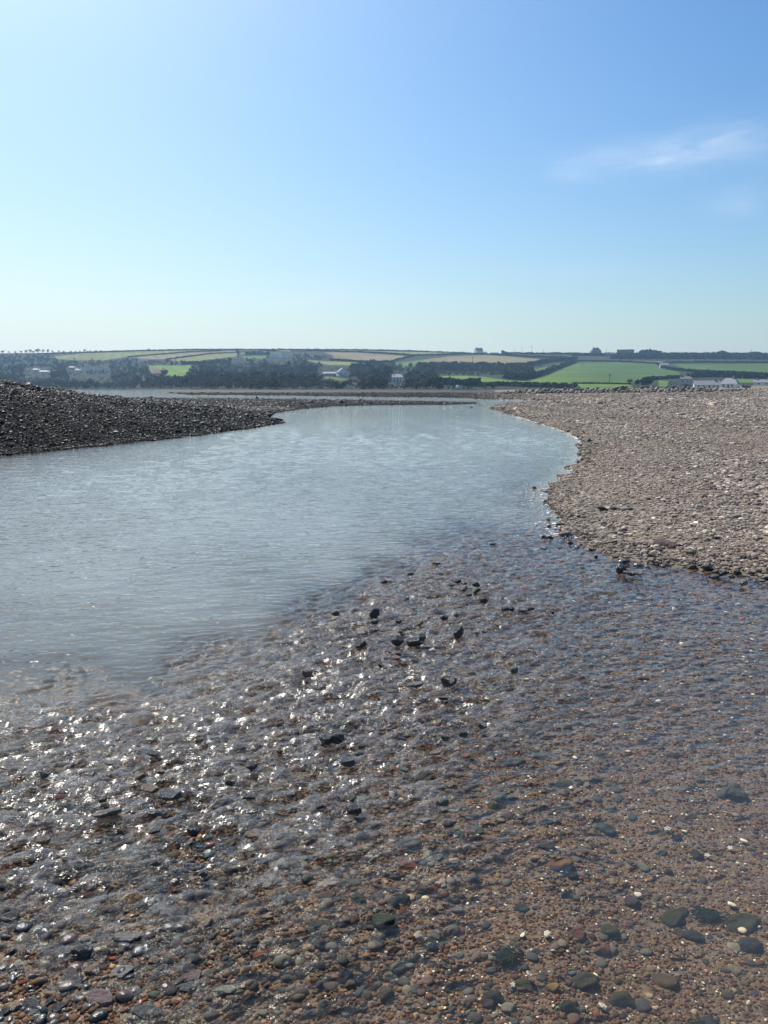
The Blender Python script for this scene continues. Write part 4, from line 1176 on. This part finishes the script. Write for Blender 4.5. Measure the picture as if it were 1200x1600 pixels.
SH = {'slab': shape_set(6, 8, 22, .28, .62, M_STONE, True), 'block': shape_set(6, 7, 26, .75, .8, M_STONE), 'round': shape_set(8, 9, 13, .6, .78, M_STONE),
      'point': shape_set(4, 6, 26, 1.0, .8, M_STONE), 'boulder': shape_set(12, 7, 20, .72, .8, M_ROCK, False, 2)}
FLATNESS = {'slab': .28, 'block': .75, 'round': .62, 'point': 1.0}
TONES = {'black': (.022, .022, .024), 'dark': (.045, .045, .045), 'grey': (.12, .115, .105), 'pale': (.2, .185, .16), 'olive': (.075, .07, .042), 'brown': (.11, .075, .05), 'tan': (.19, .14, .09),
         'red': (.15, .065, .05), 'purple': (.085, .055, .055), 'green': (.055, .065, .055), 'yellow': (.26, .17, .06), 'orange': (.17, .095, .06), 'white': (.5, .47, .42)}
rs = np.random.default_rng(88)


def bed_z(X_, Y_):
    return float(ground(np.array([X_]), np.array([Y_]))[0][0])


def stone(px, py, w_px, shape, tone, label, how='out', rz=None, tilt=None, name='stone', group=None):
    X_, Y_ = [float(v) for v in ground_at(px, py, -.1 if how == 'sub' else 0.0)]
    dist = math.hypot(Y_, EYE)
    w_ = w_px * dist / F
    h_ = FLATNESS[shape] * w_
    if how == 'sub':
        z_ = bed_z(X_, Y_) + h_ * .06
    elif how == 'dry':
        for _ in range(4):
            zz = bed_z(X_, Y_); X_, Y_ = [float(v) for v in ground_at(px, py, zz)]
        z_ = bed_z(X_, Y_) + h_ * .12
    else:
        z_ = h_ * .30 + (.016 if 880 < py else 0) if py < 1380 else bed_z(X_, Y_) + h_ * .12
    o_ = link(name, SH[shape][rs.integers(0, len(SH[shape]))], None, (X_, Y_, z_))
    o_.scale = (w_,) * 3
    o_.rotation_euler = (rs.normal(0, .12) if tilt is None else tilt, rs.normal(0, .14), rs.uniform(-.5, .7) if rz is None else rz)
    if how == 'sub':
        o_.material_slots[0].link = 'OBJECT'; o_.material_slots[0].material = M_DROWN
    if how == 'dry' or py < 670:
        o_.material_slots[0].link = 'OBJECT'; o_.material_slots[0].material = M_ROCK
    c = np.array(TONES[tone]) * (.65 if how == 'sub' else 1) * math.exp(rs.normal(0, .1)); o_.color = (*c, 1)
    return tag(o_, label, 'stone', group)


STONES = [
    # standing out of the rapids
    (757, 944, 17, 'block', 'black', 'black block of stone in midstream, right of the little cluster'), (600, 914, 13, 'block', 'black', 'lone dark stone where the pool meets the rapids'),
    (523, 965, 15, 'round', 'dark', 'rounded dark stone at the pool edge left of the pointed stone'), (585, 968, 17, 'point', 'black', 'pointed black stone in the upper rapids'),
    (585, 978, 12, 'block', 'dark', 'small dark stone right below the pointed black stone'), (586, 989, 16, 'slab', 'grey', 'flat grey stone beneath the pointed black stone'),
    (622, 1010, 22, 'block', 'black', 'long low black ridge stone at the left of the midstream bar'), (648, 1012, 24, 'block', 'black', 'long low black stone in the middle of the midstream bar'),
    (655, 1004, 22, 'block', 'dark', 'dark angular slab leaning on the midstream bar'), (668, 1016, 18, 'slab', 'dark', 'low dark stone at the right end of the midstream bar'),
    (676, 1022, 12, 'round', 'white', 'small whitish stone at the right end of the midstream bar'), (715, 997, 22, 'point', 'dark', 'dark peaked stone right of the midstream bar'),
    (693, 971, 15, 'block', 'black', 'black stone between the pointed stone and the square block'), (622, 977, 11, 'block', 'black', 'low black stone right of the pointed black stone'),
    (655, 980, 14, 'block', 'brown', 'brown stone with a dark cap above the midstream bar'), (618, 1033, 18, 'slab', 'red', 'red slab breaking the water below the midstream bar'),
    (622, 1028, 11, 'round', 'red', 'small dark red stone touching the red slab'), (563, 1014, 20, 'block', 'black', 'black slab left of the midstream bar'),
    (700, 1075, 26, 'block', 'black', 'dark flat rock alone in the lower rapids'), (715, 913, 12, 'round', 'black', 'leftmost dark stone of the little midstream cluster'),
    (726, 916, 13, 'round', 'purple', 'purplish stone in the little midstream cluster'), (724, 925, 16, 'round', 'grey', 'pale topped stone at the front of the midstream cluster'),
    (745, 919, 16, 'round', 'dark', 'dark rounded stone at the right of the midstream cluster'), (744, 928, 14, 'block', 'dark', 'dark stone under the right end of the midstream cluster'),
    (733, 934, 12, 'round', 'black', 'small black stone lowest in the midstream cluster'), (706, 919, 12, 'round', 'dark', 'wet dark stone touching the left of the midstream cluster'),
    (757, 930, 14, 'slab', 'dark', 'flat dark stone just above the black block'), (681, 884, 16, 'slab', 'black', 'thin black slab far up the rapids'),
    (642, 902, 12, 'block', 'dark', 'dark stone at the head of the rapids beside the pool'), (790, 958, 14, 'block', 'black', 'left stone of the row right of the black block'),
    (800, 957, 11, 'block', 'black', 'second black stone of the row right of the black block'), (815, 958, 16, 'slab', 'black', 'flat black stone in the row right of the black block'),
    (830, 957, 12, 'block', 'dark', 'right end stone of the row beyond the black block'), (862, 962, 9, 'round', 'black', 'tiny black stone further right of the stone row'),
    (770, 851, 14, 'slab', 'dark', 'low dark stone at the far edge of the rapids'), (745, 995, 9, 'round', 'dark', 'small dark stone right of the peaked stone'), (757, 993, 11, 'round', 'dark', 'darker stone furthest right of the peaked stone'),
    # by the shingle point
    (859, 842, 13, 'round', 'dark', 'rounded dark stone standing in water off the shingle point'), (882, 837, 19, 'round', 'grey', 'grey boulder topped stone in water at the shingle point'),
    (888, 834, 14, 'slab', 'dark', 'dark slab lying on the grey stone at the shingle point'), (835, 763, 8, 'round', 'black', 'small black stone in the pool left of the shingle tip'), (849, 840, 8, 'round', 'black', 'small black stone left of the rounded dark stone'),
    (857, 813, 7, 'round', 'dark', 'tiny stone in the pool beside the foamy shingle edge'), (858, 823, 7, 'round', 'dark', 'second tiny stone in the pool beside the foamy edge'), (849, 858, 12, 'slab', 'black', 'black slab in the rapids below the rounded dark stone'),
    (874, 856, 9, 'slab', 'dark', 'low stone below the grey stone at the shingle point'), (891, 851, 9, 'block', 'black', 'black stone close to the shingle below the point'), (924, 860, 8, 'point', 'dark', 'small upright dark stone near the shingle edge'), (931, 871, 6, 'point', 'black', 'tiny pointed black stone below the shingle edge'),
    (978, 881, 19, 'slab', 'black', 'black tilted slab off the middle of the shingle edge'), (970, 897, 20, 'block', 'black', 'long low black stone under the tilted slab'), (976, 899, 9, 'round', 'tan', 'small tan stone in the low group under the tilted slab'),
    (986, 902, 16, 'round', 'dark', 'dark stone in the low group under the tilted slab'), (999, 902, 13, 'round', 'grey', 'rounded grey stone at the right of the low group'), (1105, 891, 18, 'round', 'grey', 'sloping grey stone where the shingle meets the stream'),
    (1119, 899, 14, 'round', 'olive', 'olive stone in the wet group off the right shingle'), (1128, 902, 15, 'block', 'black', 'black stone in the wet group off the right shingle'), (1113, 906, 16, 'slab', 'black', 'low black slab in the wet group off the right shingle'), (1144, 906, 13, 'round', 'brown', 'brown stone right of the wet group'),
    (1161, 917, 13, 'block', 'pale', 'white topped stone standing clear off the right shingle'), (1140, 923, 8, 'slab', 'dark', 'low dark stone below the white topped stone'), (1173, 924, 9, 'slab', 'dark', 'flat dark stone right of the white topped stone'), (1190, 912, 15, 'slab', 'black', 'black slab at the right edge off the shingle'),
    (1176, 897, 14, 'slab', 'dark', 'dark stone touching the shingle at the right edge'), (1146, 884, 22, 'slab', 'olive', 'long olive slab on the wet shingle edge'), (1093, 886, 12, 'round', 'dark', 'dark stone left of the sloping grey stone'),
    # lower left corner
    (170, 1280, 44, 'slab', 'grey', 'long thin slab tilted up out of the left rapids'), (128, 1487, 32, 'block', 'black', 'big black angular block among the lower left stones'), (152, 1466, 27, 'block', 'dark', 'dark block with a grey top behind the black block'),
    (191, 1518, 38, 'slab', 'grey', 'smooth flat grey stone right of the black block'), (257, 1515, 30, 'round', 'dark', 'rounded dark stone right of the smooth flat grey stone'), (355, 1541, 42, 'slab', 'grey', 'wide flat grey stone at the lower left of centre'), (230, 1582, 40, 'slab', 'dark', 'dark shelving slab near the bottom edge'),
    (110, 1534, 34, 'slab', 'dark', 'dark sloping slab below the black block'), (147, 1515, 26, 'round', 'brown', 'dark brown stone just below the black block'), (18, 1434, 30, 'block', 'black', 'black block at the left edge'), (20, 1418, 26, 'slab', 'dark', 'thin dark slab above the black block at the left edge'),
    (265, 1426, 30, 'round', 'pale', 'pale rounded stone in the left rapids'), (320, 1440, 30, 'round', 'tan', 'tan oval stone right of the pale rounded stone'), (295, 1466, 26, 'slab', 'grey', 'squarish grey slab below the tan oval stone'), (196, 1464, 34, 'slab', 'grey', 'flat grey stone uphill of the smooth flat one'),
    (212, 1462, 22, 'round', 'grey', 'grey round backed stone beside the flat grey stones'), (88, 1478, 28, 'slab', 'dark', 'dark slab left of the black block'), (155, 1562, 44, 'slab', 'purple', 'broad purple brown flat stone near the bottom left'), (35, 1478, 26, 'slab', 'grey', 'low grey stone near the left edge'),
    (36, 1485, 16, 'round', 'orange', 'small orange stone at the foot of the low grey stone'), (28, 1507, 16, 'round', 'pale', 'pale greenish round stone near the left edge'), (48, 1522, 24, 'slab', 'brown', 'brown slab with dark underside at the lower left'), (60, 1590, 28, 'round', 'green', 'greenish round stone at the bottom left edge'),
    (8, 1585, 20, 'round', 'black', 'black stone in the bottom left corner'), (50, 1568, 26, 'slab', 'dark', 'dark slab above the greenish round stone'), (90, 1575, 34, 'slab', 'black', 'black flat slab near the bottom left'), (25, 1575, 18, 'round', 'tan', 'tan stone near the bottom left corner'),
    (298, 1520, 36, 'slab', 'purple', 'purple slab between the dark round stone and wide grey slab'), (297, 1537, 30, 'slab', 'dark', 'dark slab below the purple slab'), (238, 1488, 26, 'slab', 'dark', 'dark stone above the rounded dark stone'), (270, 1493, 24, 'slab', 'brown', 'brown dark edged stone above the rounded dark stone'),
    (235, 1240, 30, 'slab', 'brown', 'brown slab near the top of the left rapids'), (265, 1250, 40, 'slab', 'dark', 'dark jagged slab in the upper left rapids'), (245, 1305, 26, 'slab', 'dark', 'dark stone below the jagged slab'), (305, 1308, 24, 'block', 'black', 'black broken stone in the left rapids'),
    (232, 1402, 34, 'slab', 'dark', 'dark slanting slab in the lower left rapids'), (392, 1312, 24, 'slab', 'brown', 'reddish brown slab in the centre left rapids'),
    # middle, under thin water
    (545, 1412, 40, 'slab', 'grey', 'large smooth grey stone under the middle rapids', 'sub'), (563, 1443, 28, 'round', 'dark', 'dark stone below the large smooth grey one', 'sub'), (633, 1459, 20, 'round', 'red', 'bright red pebble in the middle of the bed', 'sub'),
    (595, 1480, 44, 'round', 'green', 'big grey green stone below the bright red pebble', 'sub'), (505, 1486, 28, 'round', 'olive', 'olive stone left of the big grey green one', 'sub'), (637, 1368, 34, 'slab', 'red', 'red sandstone slab in the middle shallows', 'sub'),
    (688, 1344, 24, 'round', 'orange', 'salmon coloured stone right of the red slab', 'sub'), (802, 1198, 46, 'slab', 'grey', 'long smooth grey slab just under the water right of centre', 'sub'), (783, 1257, 40, 'slab', 'grey', 'flat grey stone below the long smooth slab', 'sub'),
    (545, 1200, 26, 'round', 'dark', 'dark stone in the centre rapids', 'out'), (555, 1277, 24, 'block', 'black', 'black rough stone right in the middle rapids', 'out'), (660, 1235, 36, 'slab', 'grey', 'grey slab under the centre rapids', 'sub'), (630, 1435, 24, 'round', 'dark', 'dark round stone above the bright red pebble', 'sub'),
    (672, 1410, 22, 'round', 'red', 'dull red stone right of centre bed', 'sub'), (490, 1388, 24, 'slab', 'red', 'reddish flake left of the large smooth grey stone', 'sub'), (668, 1500, 26, 'round', 'dark', 'dark stone right of the big grey green stone', 'sub'), (540, 1560, 26, 'round', 'purple', 'purple stone near the bottom centre', 'sub'),
    (466, 1558, 22, 'round', 'purple', 'plum coloured stone at the bottom left of centre', 'sub'), (404, 1537, 18, 'round', 'red', 'red stone beside the wide flat grey stone', 'sub'), (655, 1490, 18, 'round', 'white', 'white stone beside the dark stone in the middle bed', 'sub'), (570, 1370, 36, 'slab', 'purple', 'purple grey slab in the middle shallows', 'sub'),
    (640, 1335, 44, 'slab', 'grey', 'long grey slab above the red sandstone slab', 'sub'), (772, 1270, 20, 'round', 'olive', 'olive pebble below the flat grey stone', 'sub'),
    # lower right, clear water
    (918, 1532, 46, 'round', 'olive', 'large olive stone at the lower right', 'sub'), (978, 1556, 44, 'round', 'olive', 'biggest grey olive boulder at the bottom right', 'sub'), (892, 1582, 34, 'round', 'green', 'green tinged stone below the large olive stone', 'sub'), (822, 1550, 30, 'round', 'olive', 'olive stone carrying a white barnacle patch', 'sub'),
    (1146, 1224, 52, 'round', 'olive', 'broad olive stone alone at the right', 'sub'), (945, 1289, 34, 'round', 'green', 'grey green stone in the clear right shallows', 'sub'), (874, 1360, 42, 'slab', 'orange', 'flat reddish stone in the clear right shallows', 'sub'), (896, 1374, 22, 'round', 'black', 'black pebble at the foot of the flat reddish stone', 'sub'),
    (1055, 1420, 48, 'round', 'olive', 'mossy olive stone at right, in the clear water', 'sub'), (1084, 1446, 32, 'round', 'dark', 'dark stone below the mossy olive stone', 'sub'), (1172, 1460, 34, 'round', 'dark', 'dark green stone at the right edge', 'sub'), (990, 1404, 26, 'round', 'purple', 'deep purple stone in the clear right shallows', 'sub'),
    (1060, 1297, 20, 'round', 'black', 'small black stone at the right in clear water', 'sub'), (1070, 1407, 24, 'round', 'dark', 'dark stone just above the mossy olive stone', 'sub'), (940, 1480, 26, 'round', 'red', 'soft red stone at the lower right', 'sub'), (862, 1553, 22, 'round', 'yellow', 'yellow ochre stone beside the large olive stone', 'sub'),
    (1015, 1513, 18, 'round', 'yellow', 'small yellow stone above the biggest boulder', 'sub'), (797, 1588, 26, 'round', 'pale', 'pale grey stone at the bottom edge right of centre', 'sub'), (775, 1575, 40, 'round', 'dark', 'dark humped stone beside the pale stone at the bottom', 'sub'), (1040, 1520, 44, 'slab', 'brown', 'brown flat stone right of the biggest boulder', 'sub'),
    (1160, 1425, 60, 'slab', 'olive', 'long weedy slab at the right edge in clear water', 'sub'), (855, 1332, 36, 'slab', 'dark', 'dark flat stone above the flat reddish one', 'sub'), (1090, 1320, 22, 'round', 'dark', 'dark stone beside a white shell at the right', 'sub'), (905, 1462, 26, 'round', 'red', 'dark red stone left of the soft red stone', 'sub'),
    (952, 1450, 30, 'round', 'olive', 'olive stone above the soft red stone', 'sub'), (880, 1223, 34, 'slab', 'olive', 'flat olive slab in the upper right shallows', 'sub'), (1095, 1202, 26, 'slab', 'dark', 'dark bluish slab above the broad olive stone', 'sub'), (1110, 1585, 40, 'round', 'dark', 'dark green covered stone in the bottom right corner', 'sub'),
    # far off
    (531, 631.6, 14, 'round', 'black', 'round black rock on the far end of the spit'), (737, 637, 4.5, 'round', 'black', 'small dark rock in the water off the far shingle tip'), (430, 658, 26, 'slab', 'black', 'black weedy rock at the tip of the left bank'), (418, 651, 22, 'slab', 'black', 'black weedy ledge behind the tip of the left bank'),
    (266, 614.5, 4, 'block', 'dark', 'left one of two small dark specks on the far flats'), (270, 614.5, 3.6, 'block', 'dark', 'right one of two small dark specks on the far flats'), (857, 622, 6, 'block', 'black', 'dark boulder on the beach below the rock armour'),  # the two specks are blocks placed for unidentified dark dots
]
for s_ in STONES:
    a1, a2, a3, a4, a5, a6 = s_[:6]; how = s_[6] if len(s_) > 6 else 'out'
    rz = {(170, 1280): .62}.get((a1, a2)); tl = {(170, 1280): -.5}.get((a1, a2))
    stone(a1, a2, a3, a4, a5, a6, how, rz, tl)

# flagged dark slabs and larger stones lying on the dry shingle
for (a1, a2, a3, a4, a5, lab) in ((1040, 853, 36, 'slab', 'purple', 'dark purple slab half buried in the right shingle'), (1053, 857, 24, 'slab', 'purple', 'dark slab below the purple slab on the right shingle'), (1022, 860, 20, 'slab', 'purple', 'dark slab left of the purple slab on the right shingle'),
                                  (943, 797, 26, 'slab', 'dark', 'dark slate on the shingle above the foamy point'), (962, 796, 22, 'slab', 'dark', 'second dark slate on the shingle above the foamy point'), (980, 797, 20, 'slab', 'dark', 'third dark slate on the shingle above the foamy point'),
                                  (905, 833, 14, 'slab', 'dark', 'dark wet slate on the shingle edge at the point'), (976, 829, 14, 'round', 'pale', 'pale round stone on the shingle below the slates'), (943, 820, 12, 'round', 'pale', 'pale stone on the shingle left of the others'), (1108, 764, 18, 'slab', 'dark', 'dark slate in the middle of the shingle'),
                                  (1145, 808, 22, 'slab', 'pale', 'pale slab at the right of the shingle'), (1085, 845, 16, 'slab', 'pale', 'pale slate on the shingle near the purple slab'), (1120, 842, 14, 'round', 'dark', 'dark round stone on the right shingle')):
    o_ = stone(a1, a2, a3, a4, a5, lab, 'dry'); 

# many more single stones of the rapids, alike within each patch
PATCH = [((60, 1180, 420, 1400), 26, ['dark', 'grey', 'brown', 'black', 'purple'], 'dark wet stone among the sparkling left rapids', 'wet stones of the left rapids', 'out', (13, 25)),
         ((420, 1060, 760, 1300), 22, ['dark', 'grey', 'brown', 'black', 'green'], 'wet stone washed over by the middle rapids', 'wet stones of the middle rapids', 'out', (12, 26)),
         ((520, 930, 820, 1060), 18, ['dark', 'black', 'grey'], 'small dark stone in the upper rapids', 'small stones of the upper rapids', 'out', (7, 14)),
         ((10, 1420, 400, 1590), 18, ['dark', 'grey', 'brown', 'purple', 'tan', 'black'], 'middling wet stone on the lower left gravel', 'wet stones of the lower left gravel', 'out', (13, 25)),
         ((420, 1330, 780, 1590), 16, ['dark', 'grey', 'brown', 'olive', 'purple', 'red'], 'drowned stone in the middle shallows', 'drowned stones of the middle shallows', 'sub', (14, 28)),
         ((790, 1220, 1190, 1590), 7, ['olive', 'dark', 'brown', 'purple', 'green'], 'drowned stone on the clear right bed', 'drowned stones of the right bed', 'sub', (14, 28))]
for (x0, y0, x1, y1), n_, tones, lab, grp, how, (s0, s1) in PATCH:
    for _ in range(n_):
        stone(rs.uniform(x0, x1), rs.uniform(y0, y1), s0 + (s1 - s0) * rs.random() ** 2, rs.choice(['slab', 'round', 'slab', 'block'] if how == 'out' else ['slab', 'round']), rs.choice(tones), lab, how, None, None, 'stone', grp)

# rock armour along the back of the beach
rb = np.random.default_rng(505)
n_ = 285
bp = np.sort(rb.uniform(783, 1165, n_))
for i in range(n_):
    layer = i % 4
    Yb = 138 + layer * 1.1 + rb.normal(0, .5) - 10 * smooth(900, 1165, bp[i])
    Xb = (bp[i] - CX) / F * (Yb * CT + 1.0 * ST)
    zb = bed_z(Xb, Yb)
    sc = rb.uniform(.45, .9) * (.75 + .25 * smooth(780, 850, bp[i])) * (1 - .45 * smooth(1040, 1160, bp[i]))
    o_ = link('boulder', SH['boulder'][rb.integers(0, 12)], None, (Xb, Yb, zb + sc * .2 + layer * .26 * sc))
    o_.scale = (sc, sc, sc); o_.rotation_euler = tuple(rb.uniform(-.7, .7, 2)) + (rb.uniform(0, 6.28),)
    o_.color = (*(np.array(TONES[['grey', 'pale', 'grey', 'pale', 'grey', 'tan'][rb.integers(0, 6)]]) * rb.uniform(.8, 1.45) * (1 - .0 * layer)), 1)
    tag(o_, 'grey boulder piled in the rock armour behind the shingle', 'boulder', 'rock armour boulders')

# barnacled shells
mshell = Mat('shell'); c = mshell.n('ShaderNodeTexCoord').outputs['Object']
mshell.bsdf(mshell.ramp(mshell.noise(5, 3, .6, c), [(.35, (.3, .27, .23)), (.55, (.72, .69, .62))]), .6, .3); M_SHELL = mshell.m
for i, (a1, a2, w_, lab) in enumerate(((855, 1467, 15, 'round white barnacle cluster right of the bright red pebble'), (943, 1564, 14, 'white barnacle cluster left of the biggest boulder'), (827, 1541, 12, 'white barnacle patch on the olive stone at bottom right'), (801, 1548, 10, 'white barnacle patch left of the olive stone'),
                                       (1044, 1284, 13, 'oval white shell in the clear right shallows'), (1107, 1317, 11, 'bright white oval shell beside a dark stone'), (1143, 1307, 11, 'open white shell at the right'), (871, 1333, 9, 'small white shell above the flat reddish stone'))):
    X_, Y_ = [float(v) for v in ground_at(a1, a2, -.09)]; ww = w_ * math.hypot(Y_, 1.6) / F
    lst = []
    rg = np.random.default_rng(700 + i)
    for k in range(9):
        an = k * 2.4; rr = .36 * ww * math.sqrt(k / 9.0)
        cx_, cy_ = rr * math.cos(an), rr * math.sin(an) * .8; r_ = ww * rg.uniform(.13, .2)
        lst.append(tube([(cx_, cy_, 0), (cx_, cy_, r_ * .9), (cx_, cy_, r_ * .85), (cx_, cy_, r_ * .2)], [r_, r_ * .6, r_ * .42, r_ * .3], 9))
    v, f = join(lst)
    zz = bed_z(X_, Y_) + .012 + (.02 if i in (2,) else 0)
    o_ = link('shell', mesh_from('shell', v, f, [M_SHELL], True), None, (X_, Y_, zz)); o_.rotation_euler = (.35, 0, rg.uniform(0, 6))
    tag(o_, lab, 'shell')

# weed
mweed = Mat('green_weed'); mweed.bsdf((.012, .024, .009), .7, .2); M_GWEED = mweed.m
for i, (a1, a2, w_, lab) in enumerate(((797, 1502, 44, 'dark green tuft of weed on the bed right of centre'), (1112, 1588, 40, 'dark green weed in the bottom right corner'), (1115, 1408, 46, 'brownish weed trailing near the right edge'))):
    X_, Y_ = [float(v) for v in ground_at(a1, a2, -.09)]; ww = w_ * math.hypot(Y_, 1.6) / F
    rg = np.random.default_rng(800 + i); lst = []
    for k in range(140):
        p0 = np.array([rg.normal(0, ww * .2), rg.normal(0, ww * .12), 0]); an = rg.normal(3.5, .5); L = ww * rg.uniform(.2, .45)
        d = np.array([math.cos(an), math.sin(an) * .7, 0])
        lst.append(tube([p0, p0 + d * L * .4 + np.array([0, 0, .010]), p0 + d * L + np.array([0, rg.normal(0, .01), .012])], [.0018, .0016, .0006], 4))
    v, f = join(lst)
    o_ = link('seaweed', mesh_from('seaweed', v, f, [M_GWEED], True), None, (X_, Y_, bed_z(X_, Y_) + .008)); tag(o_, lab, 'seaweed')

# foam along the shingle edge
mf = Mat('white_foam'); mf.bsdf((.75, .75, .74), .7, .3)
fp = world_line([(800, 649), (840, 661), (880, 674), (906, 688), (913, 702), (902, 724), (880, 747), (851, 768), (862, 788), (872, 808), (880, 822), (893, 838)])
d = np.concatenate([[0], np.cumsum(np.hypot(*(fp[1:] - fp[:-1]).T))])
n_ = 1500
q = d[-1] - rb.random(n_) ** 2.0 * d[-1]
fx = np.interp(q, d, fp[:, 0]); fy = np.interp(q, d, fp[:, 1])
px_ = column(fx, fy); py_ = row(fx, fy)
wdt = np.where(py_ > 755, .2, .05)
fx = fx - np.abs(rb.normal(0, wdt)) + .04; fy = fy + rb.normal(0, .1, n_)
patchy = fbm(fx * 1.6, fy * 1.6, 2, 303) > -.12
fx, fy = fx[patchy], fy[patchy]; n_ = len(fx)
v1, f1, c1 = stones(np.stack([fx, fy, np.full(n_, .004)], 1), np.maximum(.018, .0017 * fy) * np.exp(rb.normal(0, .5, n_)), np.full(n_, .2), rb.uniform(-.4, .4, n_), np.zeros(n_), np.full((n_, 3), .75), 1, rb, sharp=8)
mass('foam', v1, f1, c1, mf.m, 'thin white foam along the edge of the shingle', 'foam', True)
# ------------------------------------------------------------------ the air between here and the hills
m = Mat('air')
pv = m.n('ShaderNodeVolumePrincipled'); pv.inputs['Color'].default_value = (.42, .70, 1.0, 1)
pv.inputs['Density'].default_value = 0.00020; pv.inputs['Anisotropy'].default_value = 0.15
m.t.links.new(pv.outputs[0], m.out.inputs['Volume'])
x0, x1, y0, y1, z0, z1 = -2200, 2200, -200, 1960, -4.0, 105.0
v_ = [(x, y, z) for z in (z0, z1) for y in (y0, y1) for x in (x0, x1)]
f_ = np.array([(0, 2, 3, 1), (4, 5, 7, 6), (0, 1, 5, 4), (2, 6, 7, 3), (0, 4, 6, 2), (1, 3, 7, 5)])
o = link('haze', mesh_from('haze', v_, f_, [m.m], False))
tag(o, 'thin blue sea haze over the whole estuary', 'haze', None, 'stuff')
